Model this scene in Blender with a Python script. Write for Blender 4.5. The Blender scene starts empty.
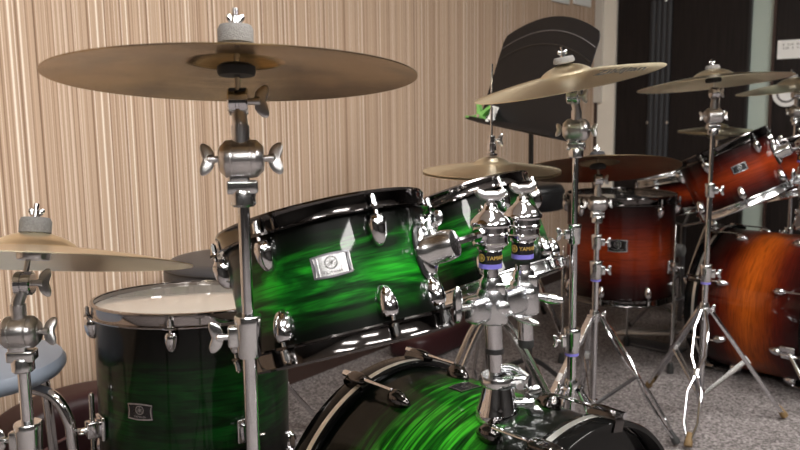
import bpy, bmesh, math, random
from mathutils import Vector as V, Matrix as MX
random.seed(7)
PI = math.pi; R = math.radians
SC = bpy.context.scene; COL = SC.collection

# ------------------------------------------------------------------ camera
FPX = 780.0; PITCH = R(8.24); ROLL = R(0.7); HC = 1.0
F_ = V((0, math.cos(PITCH), -math.sin(PITCH)))
R0 = V((1, 0, 0)); U0 = V((0, math.sin(PITCH), math.cos(PITCH)))
RR = R0*math.cos(ROLL) - U0*math.sin(ROLL); UU = R0*math.sin(ROLL) + U0*math.cos(ROLL)
CAM = V((0, 0, HC))
def ray(x, y): return F_ + RR*((x-400)/FPX) - UU*((y-225)/FPX)
def atd(x, y, d): return CAM + ray(x, y)*d          # point seen at a pixel, d metres deep
def atz(x, y, h):                                    # point seen at a pixel, h metres high
    r = ray(x, y); return CAM + r*((h-HC)/r.z)
cd = bpy.data.cameras.new('camera'); cam = bpy.data.objects.new('camera', cd); COL.objects.link(cam)
cd.sensor_width = 36; cd.lens = FPX*36/800; cd.clip_start = .02; cd.clip_end = 60
cam.matrix_world = MX(((RR.x, UU.x, -F_.x, 0), (RR.y, UU.y, -F_.y, 0), (RR.z, UU.z, -F_.z, HC), (0, 0, 0, 1)))
cd.dof.use_dof = True; cd.dof.focus_distance = 1.3; cd.dof.aperture_fstop = 7.0
SC.camera = cam

# ------------------------------------------------------------------ materials
def newmat(name):
    m = bpy.data.materials.new(name); m.use_nodes = True
    nt = m.node_tree; b = nt.nodes['Principled BSDF']; return m, nt, b
def plain(name, col, rough=.5, metal=0., coat=0., bump=0., bscale=200., spec=.5, vary=0., vscale=8.):
    m, nt, b = newmat(name)
    b.inputs['Base Color'].default_value = (*col, 1); b.inputs['Roughness'].default_value = rough
    b.inputs['Metallic'].default_value = metal; b.inputs['Coat Weight'].default_value = coat
    b.inputs['Coat Roughness'].default_value = .04; b.inputs['Specular IOR Level'].default_value = spec
    tc = nt.nodes.new('ShaderNodeTexCoord')
    if vary:
        n = nt.nodes.new('ShaderNodeTexNoise'); n.inputs['Scale'].default_value = vscale; n.inputs['Detail'].default_value = 4
        r = nt.nodes.new('ShaderNodeMapRange'); r.inputs['To Min'].default_value = 1-vary; r.inputs['To Max'].default_value = 1+vary
        mx = nt.nodes.new('ShaderNodeVectorMath'); mx.operation = 'SCALE'; mx.inputs[0].default_value = col
        nt.links.new(tc.outputs['Object'], n.inputs['Vector']); nt.links.new(n.outputs['Fac'], r.inputs['Value'])
        nt.links.new(r.outputs['Result'], mx.inputs['Scale']); nt.links.new(mx.outputs['Vector'], b.inputs['Base Color'])
    if bump:
        n = nt.nodes.new('ShaderNodeTexNoise'); n.inputs['Scale'].default_value = bscale; n.inputs['Detail'].default_value = 3
        bp = nt.nodes.new('ShaderNodeBump'); bp.inputs['Strength'].default_value = bump; bp.inputs['Distance'].default_value = .002
        nt.links.new(tc.outputs['Object'], n.inputs['Vector']); nt.links.new(n.outputs['Fac'], bp.inputs['Height'])
        nt.links.new(bp.outputs['Normal'], b.inputs['Normal'])
    return m
def ramp(nt, stops, interp='LINEAR'):
    r = nt.nodes.new('ShaderNodeValToRGB'); r.color_ramp.interpolation = interp
    e = r.color_ramp.elements
    while len(e) > 1: e.remove(e[-1])
    e[0].position = stops[0][0]; e[0].color = (*stops[0][1], 1)
    for p, c in stops[1:]:
        k = e.new(p); k.color = (*c, 1)
    return r
def math_(nt, op, a, b=None, clamp=False):
    n = nt.nodes.new('ShaderNodeMath'); n.operation = op; n.use_clamp = clamp
    for i, v in enumerate((a, b)):
        if v is None: continue
        if isinstance(v, (int, float)): n.inputs[i].default_value = v
        else: nt.links.new(v, n.inputs[i])
    return n.outputs[0]
def burst(name, mid, hot, edge, lo=.16, hi=.5, fine=1., streak=.75, zs=34., fmix=.8, grad=False):
    """sunburst lacquer: dark at the shell's two ends, dyed figured wood between"""
    m, nt, b = newmat(name); L = nt.links
    tc = nt.nodes.new('ShaderNodeTexCoord')
    sp = nt.nodes.new('ShaderNodeSeparateXYZ'); L.new(tc.outputs['Generated'], sp.inputs[0])
    d = math_(nt, 'ABSOLUTE', math_(nt, 'SUBTRACT', sp.outputs['Z'], .5))      # 0 mid .. .5 end
    ed = math_(nt, 'SUBTRACT', .5, d)                                          # 0 end .. .5 mid
    mp = nt.nodes.new('ShaderNodeMapping'); L.new(tc.outputs['Object'], mp.inputs[0]); mp.inputs['Scale'].default_value = (5*fine, 5*fine, zs*fine)
    n1 = nt.nodes.new('ShaderNodeTexNoise'); n1.inputs['Scale'].default_value = 1.; n1.inputs['Detail'].default_value = 4; n1.inputs['Distortion'].default_value = 1.6
    L.new(mp.outputs[0], n1.inputs['Vector'])
    mp2 = nt.nodes.new('ShaderNodeMapping'); L.new(tc.outputs['Object'], mp2.inputs[0]); mp2.inputs['Scale'].default_value = (14*fine, 14*fine, 260*fine)
    n2 = nt.nodes.new('ShaderNodeTexNoise'); n2.inputs['Scale'].default_value = 1.; n2.inputs['Detail'].default_value = 3; n2.inputs['Distortion'].default_value = .8
    L.new(mp2.outputs[0], n2.inputs['Vector'])
    wob = math_(nt, 'MULTIPLY', math_(nt, 'SUBTRACT', n1.outputs['Fac'], .5), .12)
    mr = nt.nodes.new('ShaderNodeMapRange'); mr.interpolation_type = 'SMOOTHSTEP'
    mr.inputs['From Min'].default_value = lo; mr.inputs['From Max'].default_value = hi
    L.new(math_(nt, 'ADD', ed, wob), mr.inputs['Value'])
    r1 = ramp(nt, [(.33, tuple(c*(1-streak) for c in mid)), (.47, mid), (.60, hot)]); L.new(n1.outputs['Fac'], r1.inputs[0])
    r2 = ramp(nt, [(.35, (.35,)*3), (.55, (1, 1, 1))]); L.new(n2.outputs['Fac'], r2.inputs[0])
    if grad:
        r1 = ramp(nt, [(lo, edge), (lo+(hi-lo)*.5, mid), (hi, hot)]); L.new(math_(nt, 'ADD', ed, wob), r1.inputs[0])
    mul = nt.nodes.new('ShaderNodeMix'); mul.data_type = 'RGBA'; mul.blend_type = 'MULTIPLY'; mul.inputs[0].default_value = fmix
    L.new(r1.outputs[0], mul.inputs[6]); L.new(r2.outputs[0], mul.inputs[7])
    mx = nt.nodes.new('ShaderNodeMix'); mx.data_type = 'RGBA'; L.new(mr.outputs[0], mx.inputs[0])
    mx.inputs[6].default_value = (*edge, 1); L.new(mul.outputs[2], mx.inputs[7])
    L.new(mx.outputs[2], b.inputs['Base Color'])
    b.inputs['Roughness'].default_value = .35; b.inputs['Specular IOR Level'].default_value = .1; b.inputs['Coat Weight'].default_value = .38; b.inputs['Coat Roughness'].default_value = .03
    return m
def brass(name, col, rough=.28, ringb=.35, dark=.6, patch=.25):
    m, nt, b = newmat(name); L = nt.links
    tc = nt.nodes.new('ShaderNodeTexCoord')
    sp = nt.nodes.new('ShaderNodeSeparateXYZ'); L.new(tc.outputs['Object'], sp.inputs[0])
    cx = nt.nodes.new('ShaderNodeCombineXYZ'); L.new(sp.outputs['X'], cx.inputs[0]); L.new(sp.outputs['Y'], cx.inputs[1])
    ln = nt.nodes.new('ShaderNodeVectorMath'); ln.operation = 'LENGTH'; L.new(cx.outputs[0], ln.inputs[0])
    c1 = nt.nodes.new('ShaderNodeCombineXYZ'); L.new(ln.outputs['Value'], c1.inputs[0])
    n = nt.nodes.new('ShaderNodeTexNoise'); n.inputs['Scale'].default_value = 900; n.inputs['Detail'].default_value = 2; L.new(c1.outputs[0], n.inputs['Vector'])
    n2 = nt.nodes.new('ShaderNodeTexNoise'); n2.inputs['Scale'].default_value = 9; n2.inputs['Detail'].default_value = 5; L.new(tc.outputs['Object'], n2.inputs['Vector'])
    f = math_(nt, 'ADD', math_(nt, 'MULTIPLY', n.outputs['Fac'], .35), math_(nt, 'MULTIPLY', n2.outputs['Fac'], .65))
    r = ramp(nt, [(.5-patch, tuple(c*dark for c in col)), (.5+patch*.4, col)]); L.new(f, r.inputs[0]); L.new(r.outputs[0], b.inputs['Base Color'])
    b.inputs['Metallic'].default_value = 1.; b.inputs['Roughness'].default_value = rough
    bp = nt.nodes.new('ShaderNodeBump'); bp.inputs['Strength'].default_value = ringb; bp.inputs['Distance'].default_value = .0006
    L.new(n.outputs['Fac'], bp.inputs['Height']); L.new(bp.outputs['Normal'], b.inputs['Normal'])
    b.inputs['Anisotropic'].default_value = .75
    tg = nt.nodes.new('ShaderNodeTangent'); tg.direction_type = 'RADIAL'; tg.axis = 'Z'; L.new(tg.outputs[0], b.inputs['Tangent'])
    return m
M = {}
M['chrome'] = plain('polished_chrome', (.68, .68, .70), .07, 1.)
M['satin'] = plain('satin_chrome', (.62, .61, .61), .28, 1., bump=.08, bscale=400)
M['worn'] = plain('worn_chrome', (.55, .54, .53), .2, 1., vary=.15, vscale=40)
M['cast'] = plain('cast_silver', (.72, .73, .74), .18, 1.)
M['pearl'] = plain('pearl_cast_silver', (.66, .67, .69), .24, 1.)
M['steel'] = plain('dark_chrome', (.36, .34, .335), .09, 1.)
M['nickel'] = plain('black_nickel', (.125, .117, .115), .09, 1.)
M['dkmetal'] = plain('dark_grey_metal', (.16, .16, .17), .3, .8)
M['black_gloss'] = plain('black_lacquer', (.004, .004, .004), .10, 0, spec=.14)
M['black'] = plain('black_plastic', (.012, .012, .013), .4)
M['rubber'] = plain('black_rubber', (.02, .02, .02), .7)
M['tanrubber'] = plain('worn_tan_rubber', (.16, .10, .04), .7, vary=.4, vscale=60)
M['vinyl'] = plain('charcoal_vinyl', (.045, .045, .05), .38, bump=.15, bscale=500)
M['blackvinyl'] = plain('black_vinyl', (.012, .012, .013), .35, bump=.15, bscale=500)
M['bluevinyl'] = plain('grey_blue_vinyl', (.24, .28, .345), .42, bump=.15, bscale=600)
M['felt'] = plain('grey_felt', (.20, .195, .19), .95, bump=1., bscale=700, vary=.35, vscale=300)
M['feltdk'] = plain('charcoal_felt', (.06, .06, .065), .95, bump=1., bscale=700)
M['head'] = plain('beige_tinted_white_drumhead', (.50, .46, .41), .05, spec=1.)  # beige tint puts the striped wall's reflection into the white base
M['clearhead'] = plain('darkened_clear_drumhead', (.03, .03, .03), .08)  # dark base stands for the dark door reflected in a clear head
M['headin'] = plain('drum_head_dim', (.5, .5, .48), .2)
M['purple'] = plain('purple_plastic', (.18, .16, .55), .35)
M['gold'] = plain('gold_print', (.75, .5, .12), .4, .4)
M['white'] = plain('white_plastic', (.90, .90, .88), .35)
M['desk'] = plain('black_powder_coat', (.012, .012, .014), .55, bump=.1, bscale=900, spec=.2)
M['deskline'] = plain('pale_crease_line', (.16, .16, .17), .4)  # paler line along the desk's embossed crease
M['greenclip'] = plain('green_plastic', (.25, .62, .16), .35)
M['maroon'] = plain('dark_maroon_vinyl', (.035, .008, .010), .42)
M['piping'] = plain('pinkish_piping', (.28, .15, .14), .4)
M['silverfoil'] = plain('badge_silver', (.55, .55, .55), .25, 1.)
M['badgeblack'] = plain('badge_black', (.01, .01, .012), .25)
M['ink'] = plain('black_print', (.02, .018, .015), .5)
M['inlay'] = plain('silver_inlay', (.68, .67, .63), .3, .85)
M['green'] = burst('green_burst', (.003, .075, .006), (.013, .28, .013), (.001, .002, .001), .15, .45, streak=.85, zs=26)
M['greenft'] = burst('green_burst_shaded', (.001, .026, .003), (.002, .052, .005), (.001, .0015, .001), .16, .48)  # darker copy of the green burst, with dim lighting partly in its colour
M['greenbass'] = burst('green_burst_bass', (.005, .10, .005), (.04, .38, .018), (.001, .002, .001), .17, .46, streak=.8, zs=55)
M['red'] = burst('red_burst', (.115, .009, .003), (.27, .034, .006), (.008, .001, .001), .0, .50, streak=.35, fmix=.55, grad=True)
M['redbass'] = burst('amber_burst', (.12, .009, .002), (.34, .066, .005), (.010, .001, .001), .0, .48, zs=26, fmix=.7, grad=True)
M['brass'] = brass('cream_brass', (.98, .87, .64), .28, dark=.88)
M['brassdk'] = brass('glint_patched_brass', (.42, .285, .135), .20, dark=.38, patch=.13)  # strong patches put amber glints of reflected light into the brown brass
M['brassbrown'] = brass('dull_brown_brass', (.30, .22, .13), .30, dark=.5)  # darker brown brass for the cymbal seen from below
def stripes():
    m, nt, b = newmat('striped_wallcovering'); L = nt.links
    tc = nt.nodes.new('ShaderNodeTexCoord'); sp = nt.nodes.new('ShaderNodeSeparateXYZ'); L.new(tc.outputs['Object'], sp.inputs[0])
    def layer(scale, off, det=0.):
        c = nt.nodes.new('ShaderNodeCombineXYZ'); L.new(math_(nt, 'ADD', sp.outputs['X'], off), c.inputs[0])
        n = nt.nodes.new('ShaderNodeTexNoise'); n.noise_dimensions = '3D'; n.inputs['Scale'].default_value = scale; n.inputs['Detail'].default_value = det
        L.new(c.outputs[0], n.inputs['Vector']); return n.outputs['Fac']
    a = layer(105, 3.1, 1.); c = layer(260, 9.7, 1.); w = layer(22, 5.5)
    f = math_(nt, 'ADD', math_(nt, 'MULTIPLY', a, .55), math_(nt, 'ADD', math_(nt, 'MULTIPLY', c, .33), math_(nt, 'MULTIPLY', w, .12)))
    r = ramp(nt, [(.36, (.19, .112, .070)), (.42, (.30, .19, .125)), (.465, (.46, .315, .215)), (.50, (.60, .44, .32)), (.53, (.46, .325, .23)), (.56, (.72, .57, .45)), (.60, (.90, .81, .70))])
    L.new(f, r.inputs[0]); L.new(r.outputs[0], b.inputs['Base Color']); b.inputs['Roughness'].default_value = .62
    b.inputs['Specular IOR Level'].default_value = .25
    return m
M['stripes'] = stripes()
def carpet():
    m, nt, b = newmat('grey_carpet'); L = nt.links
    tc = nt.nodes.new('ShaderNodeTexCoord')
    n = nt.nodes.new('ShaderNodeTexNoise'); n.inputs['Scale'].default_value = 130; n.inputs['Detail'].default_value = 4; L.new(tc.outputs['Object'], n.inputs['Vector'])
    n2 = nt.nodes.new('ShaderNodeTexNoise'); n2.inputs['Scale'].default_value = 3; n2.inputs['Detail'].default_value = 5; L.new(tc.outputs['Object'], n2.inputs['Vector'])
    r = ramp(nt, [(.36, (.095, .084, .082)), (.5, (.195, .175, .172)), (.64, (.34, .31, .305))]); L.new(n.outputs['Fac'], r.inputs[0])
    mr = nt.nodes.new('ShaderNodeMapRange'); mr.inputs['To Min'].default_value = .75; mr.inputs['To Max'].default_value = 1.2; L.new(n2.outputs['Fac'], mr.inputs['Value'])
    s = nt.nodes.new('ShaderNodeVectorMath'); s.operation = 'SCALE'; L.new(r.outputs[0], s.inputs[0]); L.new(mr.outputs[0], s.inputs['Scale'])
    L.new(s.outputs[0], b.inputs['Base Color']); b.inputs['Roughness'].default_value = .95; b.inputs['Specular IOR Level'].default_value = .1
    bp = nt.nodes.new('ShaderNodeBump'); bp.inputs['Strength'].default_value = .8; bp.inputs['Distance'].default_value = .006
    L.new(n.outputs['Fac'], bp.inputs['Height']); L.new(bp.outputs['Normal'], b.inputs['Normal'])
    return m
M['carpet'] = carpet()
M['baseboard'] = plain('dark_brown_baseboard', (.045, .025, .02), .4)
M['cream'] = plain('cream_paint', (.62, .58, .52), .6, vary=.04)
M['darkwall'] = plain('darkened_unseen_wall', (.03, .027, .025), .6, vary=.04)  # unseen walls, darkened to deepen the blacks reflected in drums and chrome
M['column'] = plain('beige_column', (.86, .80, .70), .55, vary=.05)
M['ceil'] = plain('white_ceiling', (.80, .79, .77), .8, vary=.03)
def darkwood():
    m, nt, b = newmat('near_black_wood'); L = nt.links
    tc = nt.nodes.new('ShaderNodeTexCoord'); mp = nt.nodes.new('ShaderNodeMapping'); L.new(tc.outputs['Object'], mp.inputs[0]); mp.inputs['Scale'].default_value = (120, 120, 4)
    n = nt.nodes.new('ShaderNodeTexNoise'); n.inputs['Scale'].default_value = 1; n.inputs['Detail'].default_value = 5; L.new(mp.outputs[0], n.inputs['Vector'])
    r = ramp(nt, [(.3, (.006, .004, .004)), (.7, (.018, .013, .012))]); L.new(n.outputs['Fac'], r.inputs[0]); L.new(r.outputs[0], b.inputs['Base Color'])
    b.inputs['Roughness'].default_value = .5; b.inputs['Specular IOR Level'].default_value = .25
    return m
M['darkwood'] = darkwood()
M['guard'] = plain('blue_black_rubber', (.022, .023, .027), .6)
M['glass'] = plain('frosted_green_glass', (.46, .55, .50), .25, 0, spec=.6)
def emit(name, col, s):
    m, nt, b = newmat(name); b.inputs['Base Color'].default_value = (.8, .8, .8, 1)
    b.inputs['Emission Color'].default_value = (*col, 1); b.inputs['Emission Strength'].default_value = s; return m

# ------------------------------------------------------------------ mesh helpers
def frame(o, z, xref=None):
    z = V(z).normalized(); xr = V(xref) if xref is not None else (V((1, 0, 0)) if abs(z.x) < .9 else V((0, 1, 0)))
    y = z.cross(xr).normalized(); x = y.cross(z).normalized(); o = V(o)
    return MX(((x.x, y.x, z.x, o.x), (x.y, y.y, z.y, o.y), (x.z, y.z, z.z, o.z), (0, 0, 0, 1)))
class MB:
    def __init__(s): s.bm = bmesh.new()
    def lathe(s, prof, T=MX(), seg=48, close=False, a0=0, a1=2*PI):
        full = abs(a1-a0-2*PI) < 1e-6; rings = []
        for r, z in prof:
            if r < 1e-6: rings.append([s.bm.verts.new(T @ V((0, 0, z)))])
            else: rings.append([s.bm.verts.new(T @ V((r*math.cos(a0+(a1-a0)*i/seg), r*math.sin(a0+(a1-a0)*i/seg), z))) for i in range(seg if full else seg+1)])
        n = len(rings)
        for k in range(n if close else n-1):
            A, B = rings[k], rings[(k+1) % n]; m = max(len(A), len(B)); rng = m if full else m-1
            for i in range(rng):
                j = (i+1) % m
                q = []
                for v in ([A[0]] if len(A) == 1 else [A[i], A[j]]): q.append(v)
                for v in ([B[0]] if len(B) == 1 else [B[j], B[i]]): q.append(v)
                if len(set(q)) > 2:
                    try: s.bm.faces.new(q)
                    except ValueError: pass
        if not full and close:
            for e in (0, -1):
                try: s.bm.faces.new([rg[e] for rg in rings if len(rg) > 1])
                except ValueError: pass
        return s
    def tube(s, pts, r, seg=14, T=MX(), caps=True, flat=1.0, up=None):
        pts = [V(p) for p in pts]; n = len(pts); rs = r if isinstance(r, (list, tuple)) else [r]*n
        tang = [(pts[min(i+1, n-1)]-pts[max(i-1, 0)]).normalized() for i in range(n)]
        u = V(up) if up is not None else (V((0, 0, 1)) if abs(tang[0].z) < .9 else V((1, 0, 0)))
        u = (u-tang[0]*u.dot(tang[0])).normalized(); rings = []
        for i in range(n):
            u = (u-tang[i]*u.dot(tang[i])).normalized(); w = tang[i].cross(u)
            rings.append([s.bm.verts.new(T @ (pts[i]+(u*math.cos(2*PI*k/seg)*flat+w*math.sin(2*PI*k/seg))*rs[i])) for k in range(seg)])
        for i in range(n-1):
            for k in range(seg):
                j = (k+1) % seg; s.bm.faces.new((rings[i][k], rings[i][j], rings[i+1][j], rings[i+1][k]))
        if caps:
            s.bm.faces.new(rings[0][::-1]); s.bm.faces.new(rings[-1])
        return s
    def box(s, sx, sy, sz, T=MX(), bev=0., c=(0, 0, 0)):
        vs = [s.bm.verts.new(T @ V((c[0]+a*sx/2, c[1]+b*sy/2, c[2]+d*sz/2))) for a in (-1, 1) for b in (-1, 1) for d in (-1, 1)]
        fs = [s.bm.faces.new([vs[i] for i in q]) for q in ((0, 1, 3, 2), (4, 6, 7, 5), (0, 4, 5, 1), (2, 3, 7, 6), (0, 2, 6, 4), (1, 5, 7, 3))]
        if bev:
            es = set(e for f in fs for e in f.edges)
            bmesh.ops.bevel(s.bm, geom=list(es), offset=bev, segments=3, profile=.5, affect='EDGES')
        return s
    def blob(s, T, rx, ry, rz, seg=20, rings=12, pw=1., shape=None):
        P = []
        for i in range(rings+1):
            t = PI*i/rings; rw = []
            for k in range(seg if 0 < i < rings else 1):
                a = 2*PI*k/seg; c = math.cos(a); d = math.sin(a); sr = math.sin(t)**pw; cz = math.cos(t)
                cz = math.copysign(abs(cz)**pw, cz)
                p = V((rx*sr*math.copysign(abs(c)**pw, c), ry*sr*math.copysign(abs(d)**pw, d), rz*cz))
                if shape: p = shape(p)
                rw.append(s.bm.verts.new(T @ p))
            P.append(rw)
        for i in range(rings):
            A, B = P[i], P[i+1]
            for k in range(seg):
                j = (k+1) % seg
                if len(A) == 1: s.bm.faces.new((A[0], B[k], B[j]))
                elif len(B) == 1: s.bm.faces.new((A[k], B[0], A[j]))
                else: s.bm.faces.new((A[k], B[k], B[j], A[j]))
        return s
    def prism(s, poly, z0, z1, T=MX(), fn=None):
        g = fn or (lambda p: p)
        a = [s.bm.verts.new(T @ g(V((x, y, z0)))) for x, y in poly]; b = [s.bm.verts.new(T @ g(V((x, y, z1)))) for x, y in poly]
        n = len(poly)
        s.bm.faces.new(a[::-1]); s.bm.faces.new(b)
        for i in range(n): s.bm.faces.new((a[i], a[(i+1) % n], b[(i+1) % n], b[i]))
        return s
    def strip(s, poly, w, z0, z1, fn, close=True):   # outline band of width w around a polygon centred on 0
        inn = [(x*(1-w/max(abs(x), .004)) if abs(x) > w else 0, y*(1-w/max(abs(y), .004)) if abs(y) > w else 0) for x, y in poly]
        n = len(poly)
        for i in range(n):
            j = (i+1) % n; q = [poly[i], poly[j], inn[j], inn[i]]
            a = [s.bm.verts.new(fn(V((x, y, z0)))) for x, y in q]; b = [s.bm.verts.new(fn(V((x, y, z1)))) for x, y in q]
            s.bm.faces.new(b)
            for k in range(4): s.bm.faces.new((a[k], a[(k+1) % 4], b[(k+1) % 4], b[k]))
        return s
    def wing(s, T, w=.036, h=.020, t=.0035, hub=.006, hl=.012):
        """wing nut: hub on local z, two flat ears along local x"""
        s.lathe([(0, 0), (hub*1.15, 0), (hub, hl), (hub*.6, hl*1.15), (0, hl*1.15)], T, 18)
        for d in (-1, 1):
            E = T @ MX.Translation((d*w*.30, 0, hl*.55+h*.28)) @ MX.Rotation(d*.62, 4, 'Y')
            s.blob(E, w*.21, t, h*.62, 14, 10)
            s.tube([T @ V((d*hub*.5, 0, hl*.35)), T @ V((d*w*.27, 0, hl*.6+h*.1))], t*1.2, 8)
        return s
    def build(s, name, mat, parent=None, world=True, smooth=40, label=None):
        bmesh.ops.remove_doubles(s.bm, verts=s.bm.verts, dist=1e-6)
        bmesh.ops.recalc_face_normals(s.bm, faces=s.bm.faces)
        me = bpy.data.meshes.new(name); root = parent
        while root is not None and root.parent is not None: root = root.parent
        if world and root is not None: s.bm.transform(MATS[root.name].inverted())
        s.bm.to_mesh(me); s.bm.free()
        me.materials.append(mat); o = bpy.data.objects.new(name, me); COL.objects.link(o)
        if parent is not None: o.parent = parent
        if smooth:
            me.shade_smooth(); me.set_sharp_from_angle(angle=R(smooth))
        if label: o['label'] = label
        return o
MATS = {}
def thing(name, label, cat, T=MX(), group=None):
    o = bpy.data.objects.new(name, None); COL.objects.link(o); o.matrix_world = T; o.empty_display_size = .05
    MATS[o.name] = T.copy(); o['label'] = label; o['category'] = cat
    if group: o['group'] = group
    return o
def tag(o, label, cat, group=None):
    o['label'] = label; o['category'] = cat
    if group: o['group'] = group
    return o
def struct(o): o['kind'] = 'structure'; return o
def copy_tree(o, parent=None):
    c = o.copy(); COL.objects.link(c)
    if parent is not None:
        c.parent = parent; c.matrix_parent_inverse = o.matrix_parent_inverse.copy()
    for ch in list(o.children): copy_tree(ch, c)
    return c
def text_mesh(s, body, size, extr, fn, shear=0., align='CENTER', bold=0.):
    """adds lettering to MB s; fn maps flat (x, y, h) to a 3D point"""
    cu = bpy.data.curves.new('lettering', 'FONT'); cu.body = body; cu.size = size; cu.align_x = align; cu.align_y = 'CENTER'
    cu.shear = shear; cu.offset = bold; cu.extrude = 0; cu.resolution_u = 3
    ob = bpy.data.objects.new('lettering', cu); COL.objects.link(ob)
    bpy.context.view_layer.update()
    me = bpy.data.meshes.new_from_object(ob.evaluated_get(bpy.context.evaluated_depsgraph_get()))
    t = bmesh.new(); t.from_mesh(me); r = bmesh.ops.extrude_face_region(t, geom=t.faces[:])
    for e in r['geom']:
        if isinstance(e, bmesh.types.BMVert): e.co.z += extr
    for v in t.verts: v.co = fn(v.co.copy())
    tmp = bpy.data.meshes.new('lettering'); t.to_mesh(tmp); t.free(); s.bm.from_mesh(tmp)
    bpy.data.objects.remove(ob); bpy.data.meshes.remove(me); bpy.data.meshes.remove(tmp); bpy.data.curves.remove(cu)
    return s
def arc(c, r, a0, a1, n): return [(c[0]+r*math.cos(a0+(a1-a0)*i/n), c[1]+r*math.sin(a0+(a1-a0)*i/n)) for i in range(n+1)]
def smoothpath(pts, n=6):
    P = [V(p) for p in pts]; out = []
    for i in range(len(P)-1):
        p0 = P[max(i-1, 0)]; p1 = P[i]; p2 = P[i+1]; p3 = P[min(i+2, len(P)-1)]
        for k in range(n):
            t = k/n; out.append(.5*((2*p1)+(p2-p0)*t+(2*p0-5*p1+4*p2-p3)*t*t+(-p0+3*p1-3*p2+p3)*t**3))
    return out+[P[-1]]

# ------------------------------------------------------------------ drums
def hoop_profile(Rs, s=1):      # s=+1 batter side (up), -1 resonant side; z=0 is the head plane
    p = [(Rs+.003, -.016), (Rs+.013, -.017), (Rs+.0135, -.0145), (Rs+.0065, -.012), (Rs+.0062, .004), (Rs+.0085, .0085),
         (Rs+.0075, .0115), (Rs+.001, .0120), (Rs+.0005, .0095), (Rs+.004, .0080), (Rs+.0035, -.011), (Rs+.003, -.013)]
    return [(r, z*s) for r, z in p]
def bender(Rs, a0, z0, T=None):   # flat (x right, y up, h out) -> curved round a shell whose front is local -y
    def g(p):
        a = a0+p.x/Rs; r = Rs+p.z; v = V((r*math.sin(a), -r*math.cos(a), z0+p.y))
        return T @ v if T else v
    return g
def lug_mesh(a, Rs, ztop, s, L=.040, W=.0162, D=.0225):
    """half-egg lug: s=+1 rod leaves upwards"""
    m = MB(); c = V((math.sin(a), -math.cos(a), 0)); T = frame(c*(Rs+.001)+V((0, 0, ztop-s*L*.5)), (0, 0, s), c.cross(V((0, 0, 1))))
    def sh(p):
        t = (p.z/(L/2)+1)/2                      # 0 far end .. 1 rod end
        k = .66+.36*t
        return V((p.x*k, p.y*k, min(p.z, L*.5*.80)))
    out = MX(((1, 0, 0, 0), (0, 1, 0, 0), (0, 0, 1, 0), (0, 0, 0, 1)))
    m.blob(T, W*.98, D, L/2, 20, 14, .85, sh)
    return m
def drum_frame(c, n):
    c = V(c); n = V(n).normalized(); d = V((c.x, c.y, 0)); y = (d-n*d.dot(n)).normalized(); x = y.cross(n)
    return MX(((x.x, y.x, n.x, c.x), (x.y, y.y, n.y, c.y), (x.z, y.z, n.z, c.z), (0, 0, 0, 1)))
def emblem(mb, fn, r, h):
    """ring with three crossed forks"""
    n = 28
    for i in range(n):
        a, b = 2*PI*i/n, 2*PI*(i+1)/n
        q = [(r*math.cos(a), r*math.sin(a)), (r*math.cos(b), r*math.sin(b)), (r*.82*math.cos(b), r*.82*math.sin(b)), (r*.82*math.cos(a), r*.82*math.sin(a))]
        mb.prism(q, h, h+.0004, fn=fn)
    for k in range(3):
        a = PI/2+k*2*PI/3; d = V((math.cos(a), math.sin(a))); t = V((-d.y, d.x))
        for o in (-.13, .13):
            q = [d*r*-.05+t*r*(o-.05), d*r*-.05+t*r*(o+.05), d*r*.74+t*r*(o+.05), d*r*.74+t*r*(o-.05)]
            mb.prism([(v.x, v.y) for v in q], h, h+.0004, fn=fn)
        q = [d*r*-.70+t*r*-.05, d*r*-.70+t*r*.05, d*r*0+t*r*.05, d*r*0+t*r*-.05]
        mb.prism([(v.x, v.y) for v in q], h, h+.0004, fn=fn)
def badge(parent, Rs, a0, z0, w, hgt, dark=False, sub=True, T=None):
    fn = bender(Rs, a0, z0, T); kw = dict(world=False)
    n = 10; out = []
    for i in range(n+1): t = -1+2*i/n; out.append((w/2*t, hgt/2*(1-.10*t*t)))
    for i in range(1, 6): t = 1-2*i/6; out.append((w/2*(1-.09*(1-t*t)), hgt/2*.90*t))
    for i in range(n+1): t = 1-2*i/n; out.append((w/2*t, -hgt/2*(1-.10*t*t)))
    for i in range(1, 6): t = -1+2*i/6; out.append((-w/2*(1-.09*(1-t*t)), hgt/2*.90*t))
    # subdivided prism so that the plate follows the shell
    m = MB(); K = 16
    for k in range(K):
        x0 = -w/2+w*k/K; x1 = x0+w/K; e0 = hgt/2*(1-.10*(2*x0/w)**2); e1 = hgt/2*(1-.10*(2*x1/w)**2)
        m.prism([(x0, -e0), (x1, -e1), (x1, e1), (x0, e0)], .0002, .0016, fn=fn)
    b = m.build('badge', M['badgeblack'] if dark else M['silverfoil'], parent, smooth=30, label='silver badge with emblem' if not dark else 'black badge with silver rim', **kw)
    if sub:
        r_ = MB(); r_.strip(out, w*.05, .0014, .0022, fn); r_.build('badge_rim', M['silverfoil'] if dark else M['dkmetal'], b, smooth=0, **kw)
        e = MB(); emblem(e, lambda p: fn(V((p.x, p.y+hgt*.10, p.z))), hgt*.27, .0016)
        text_mesh(e, 'YAMAHA', hgt*.20, .0004, lambda p: fn(V((p.x, p.y-hgt*.30, p.z+.0017))))
        e.build('emblem', M['silverfoil'] if dark else M['ink'], b, smooth=0, **kw)
    return b
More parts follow.
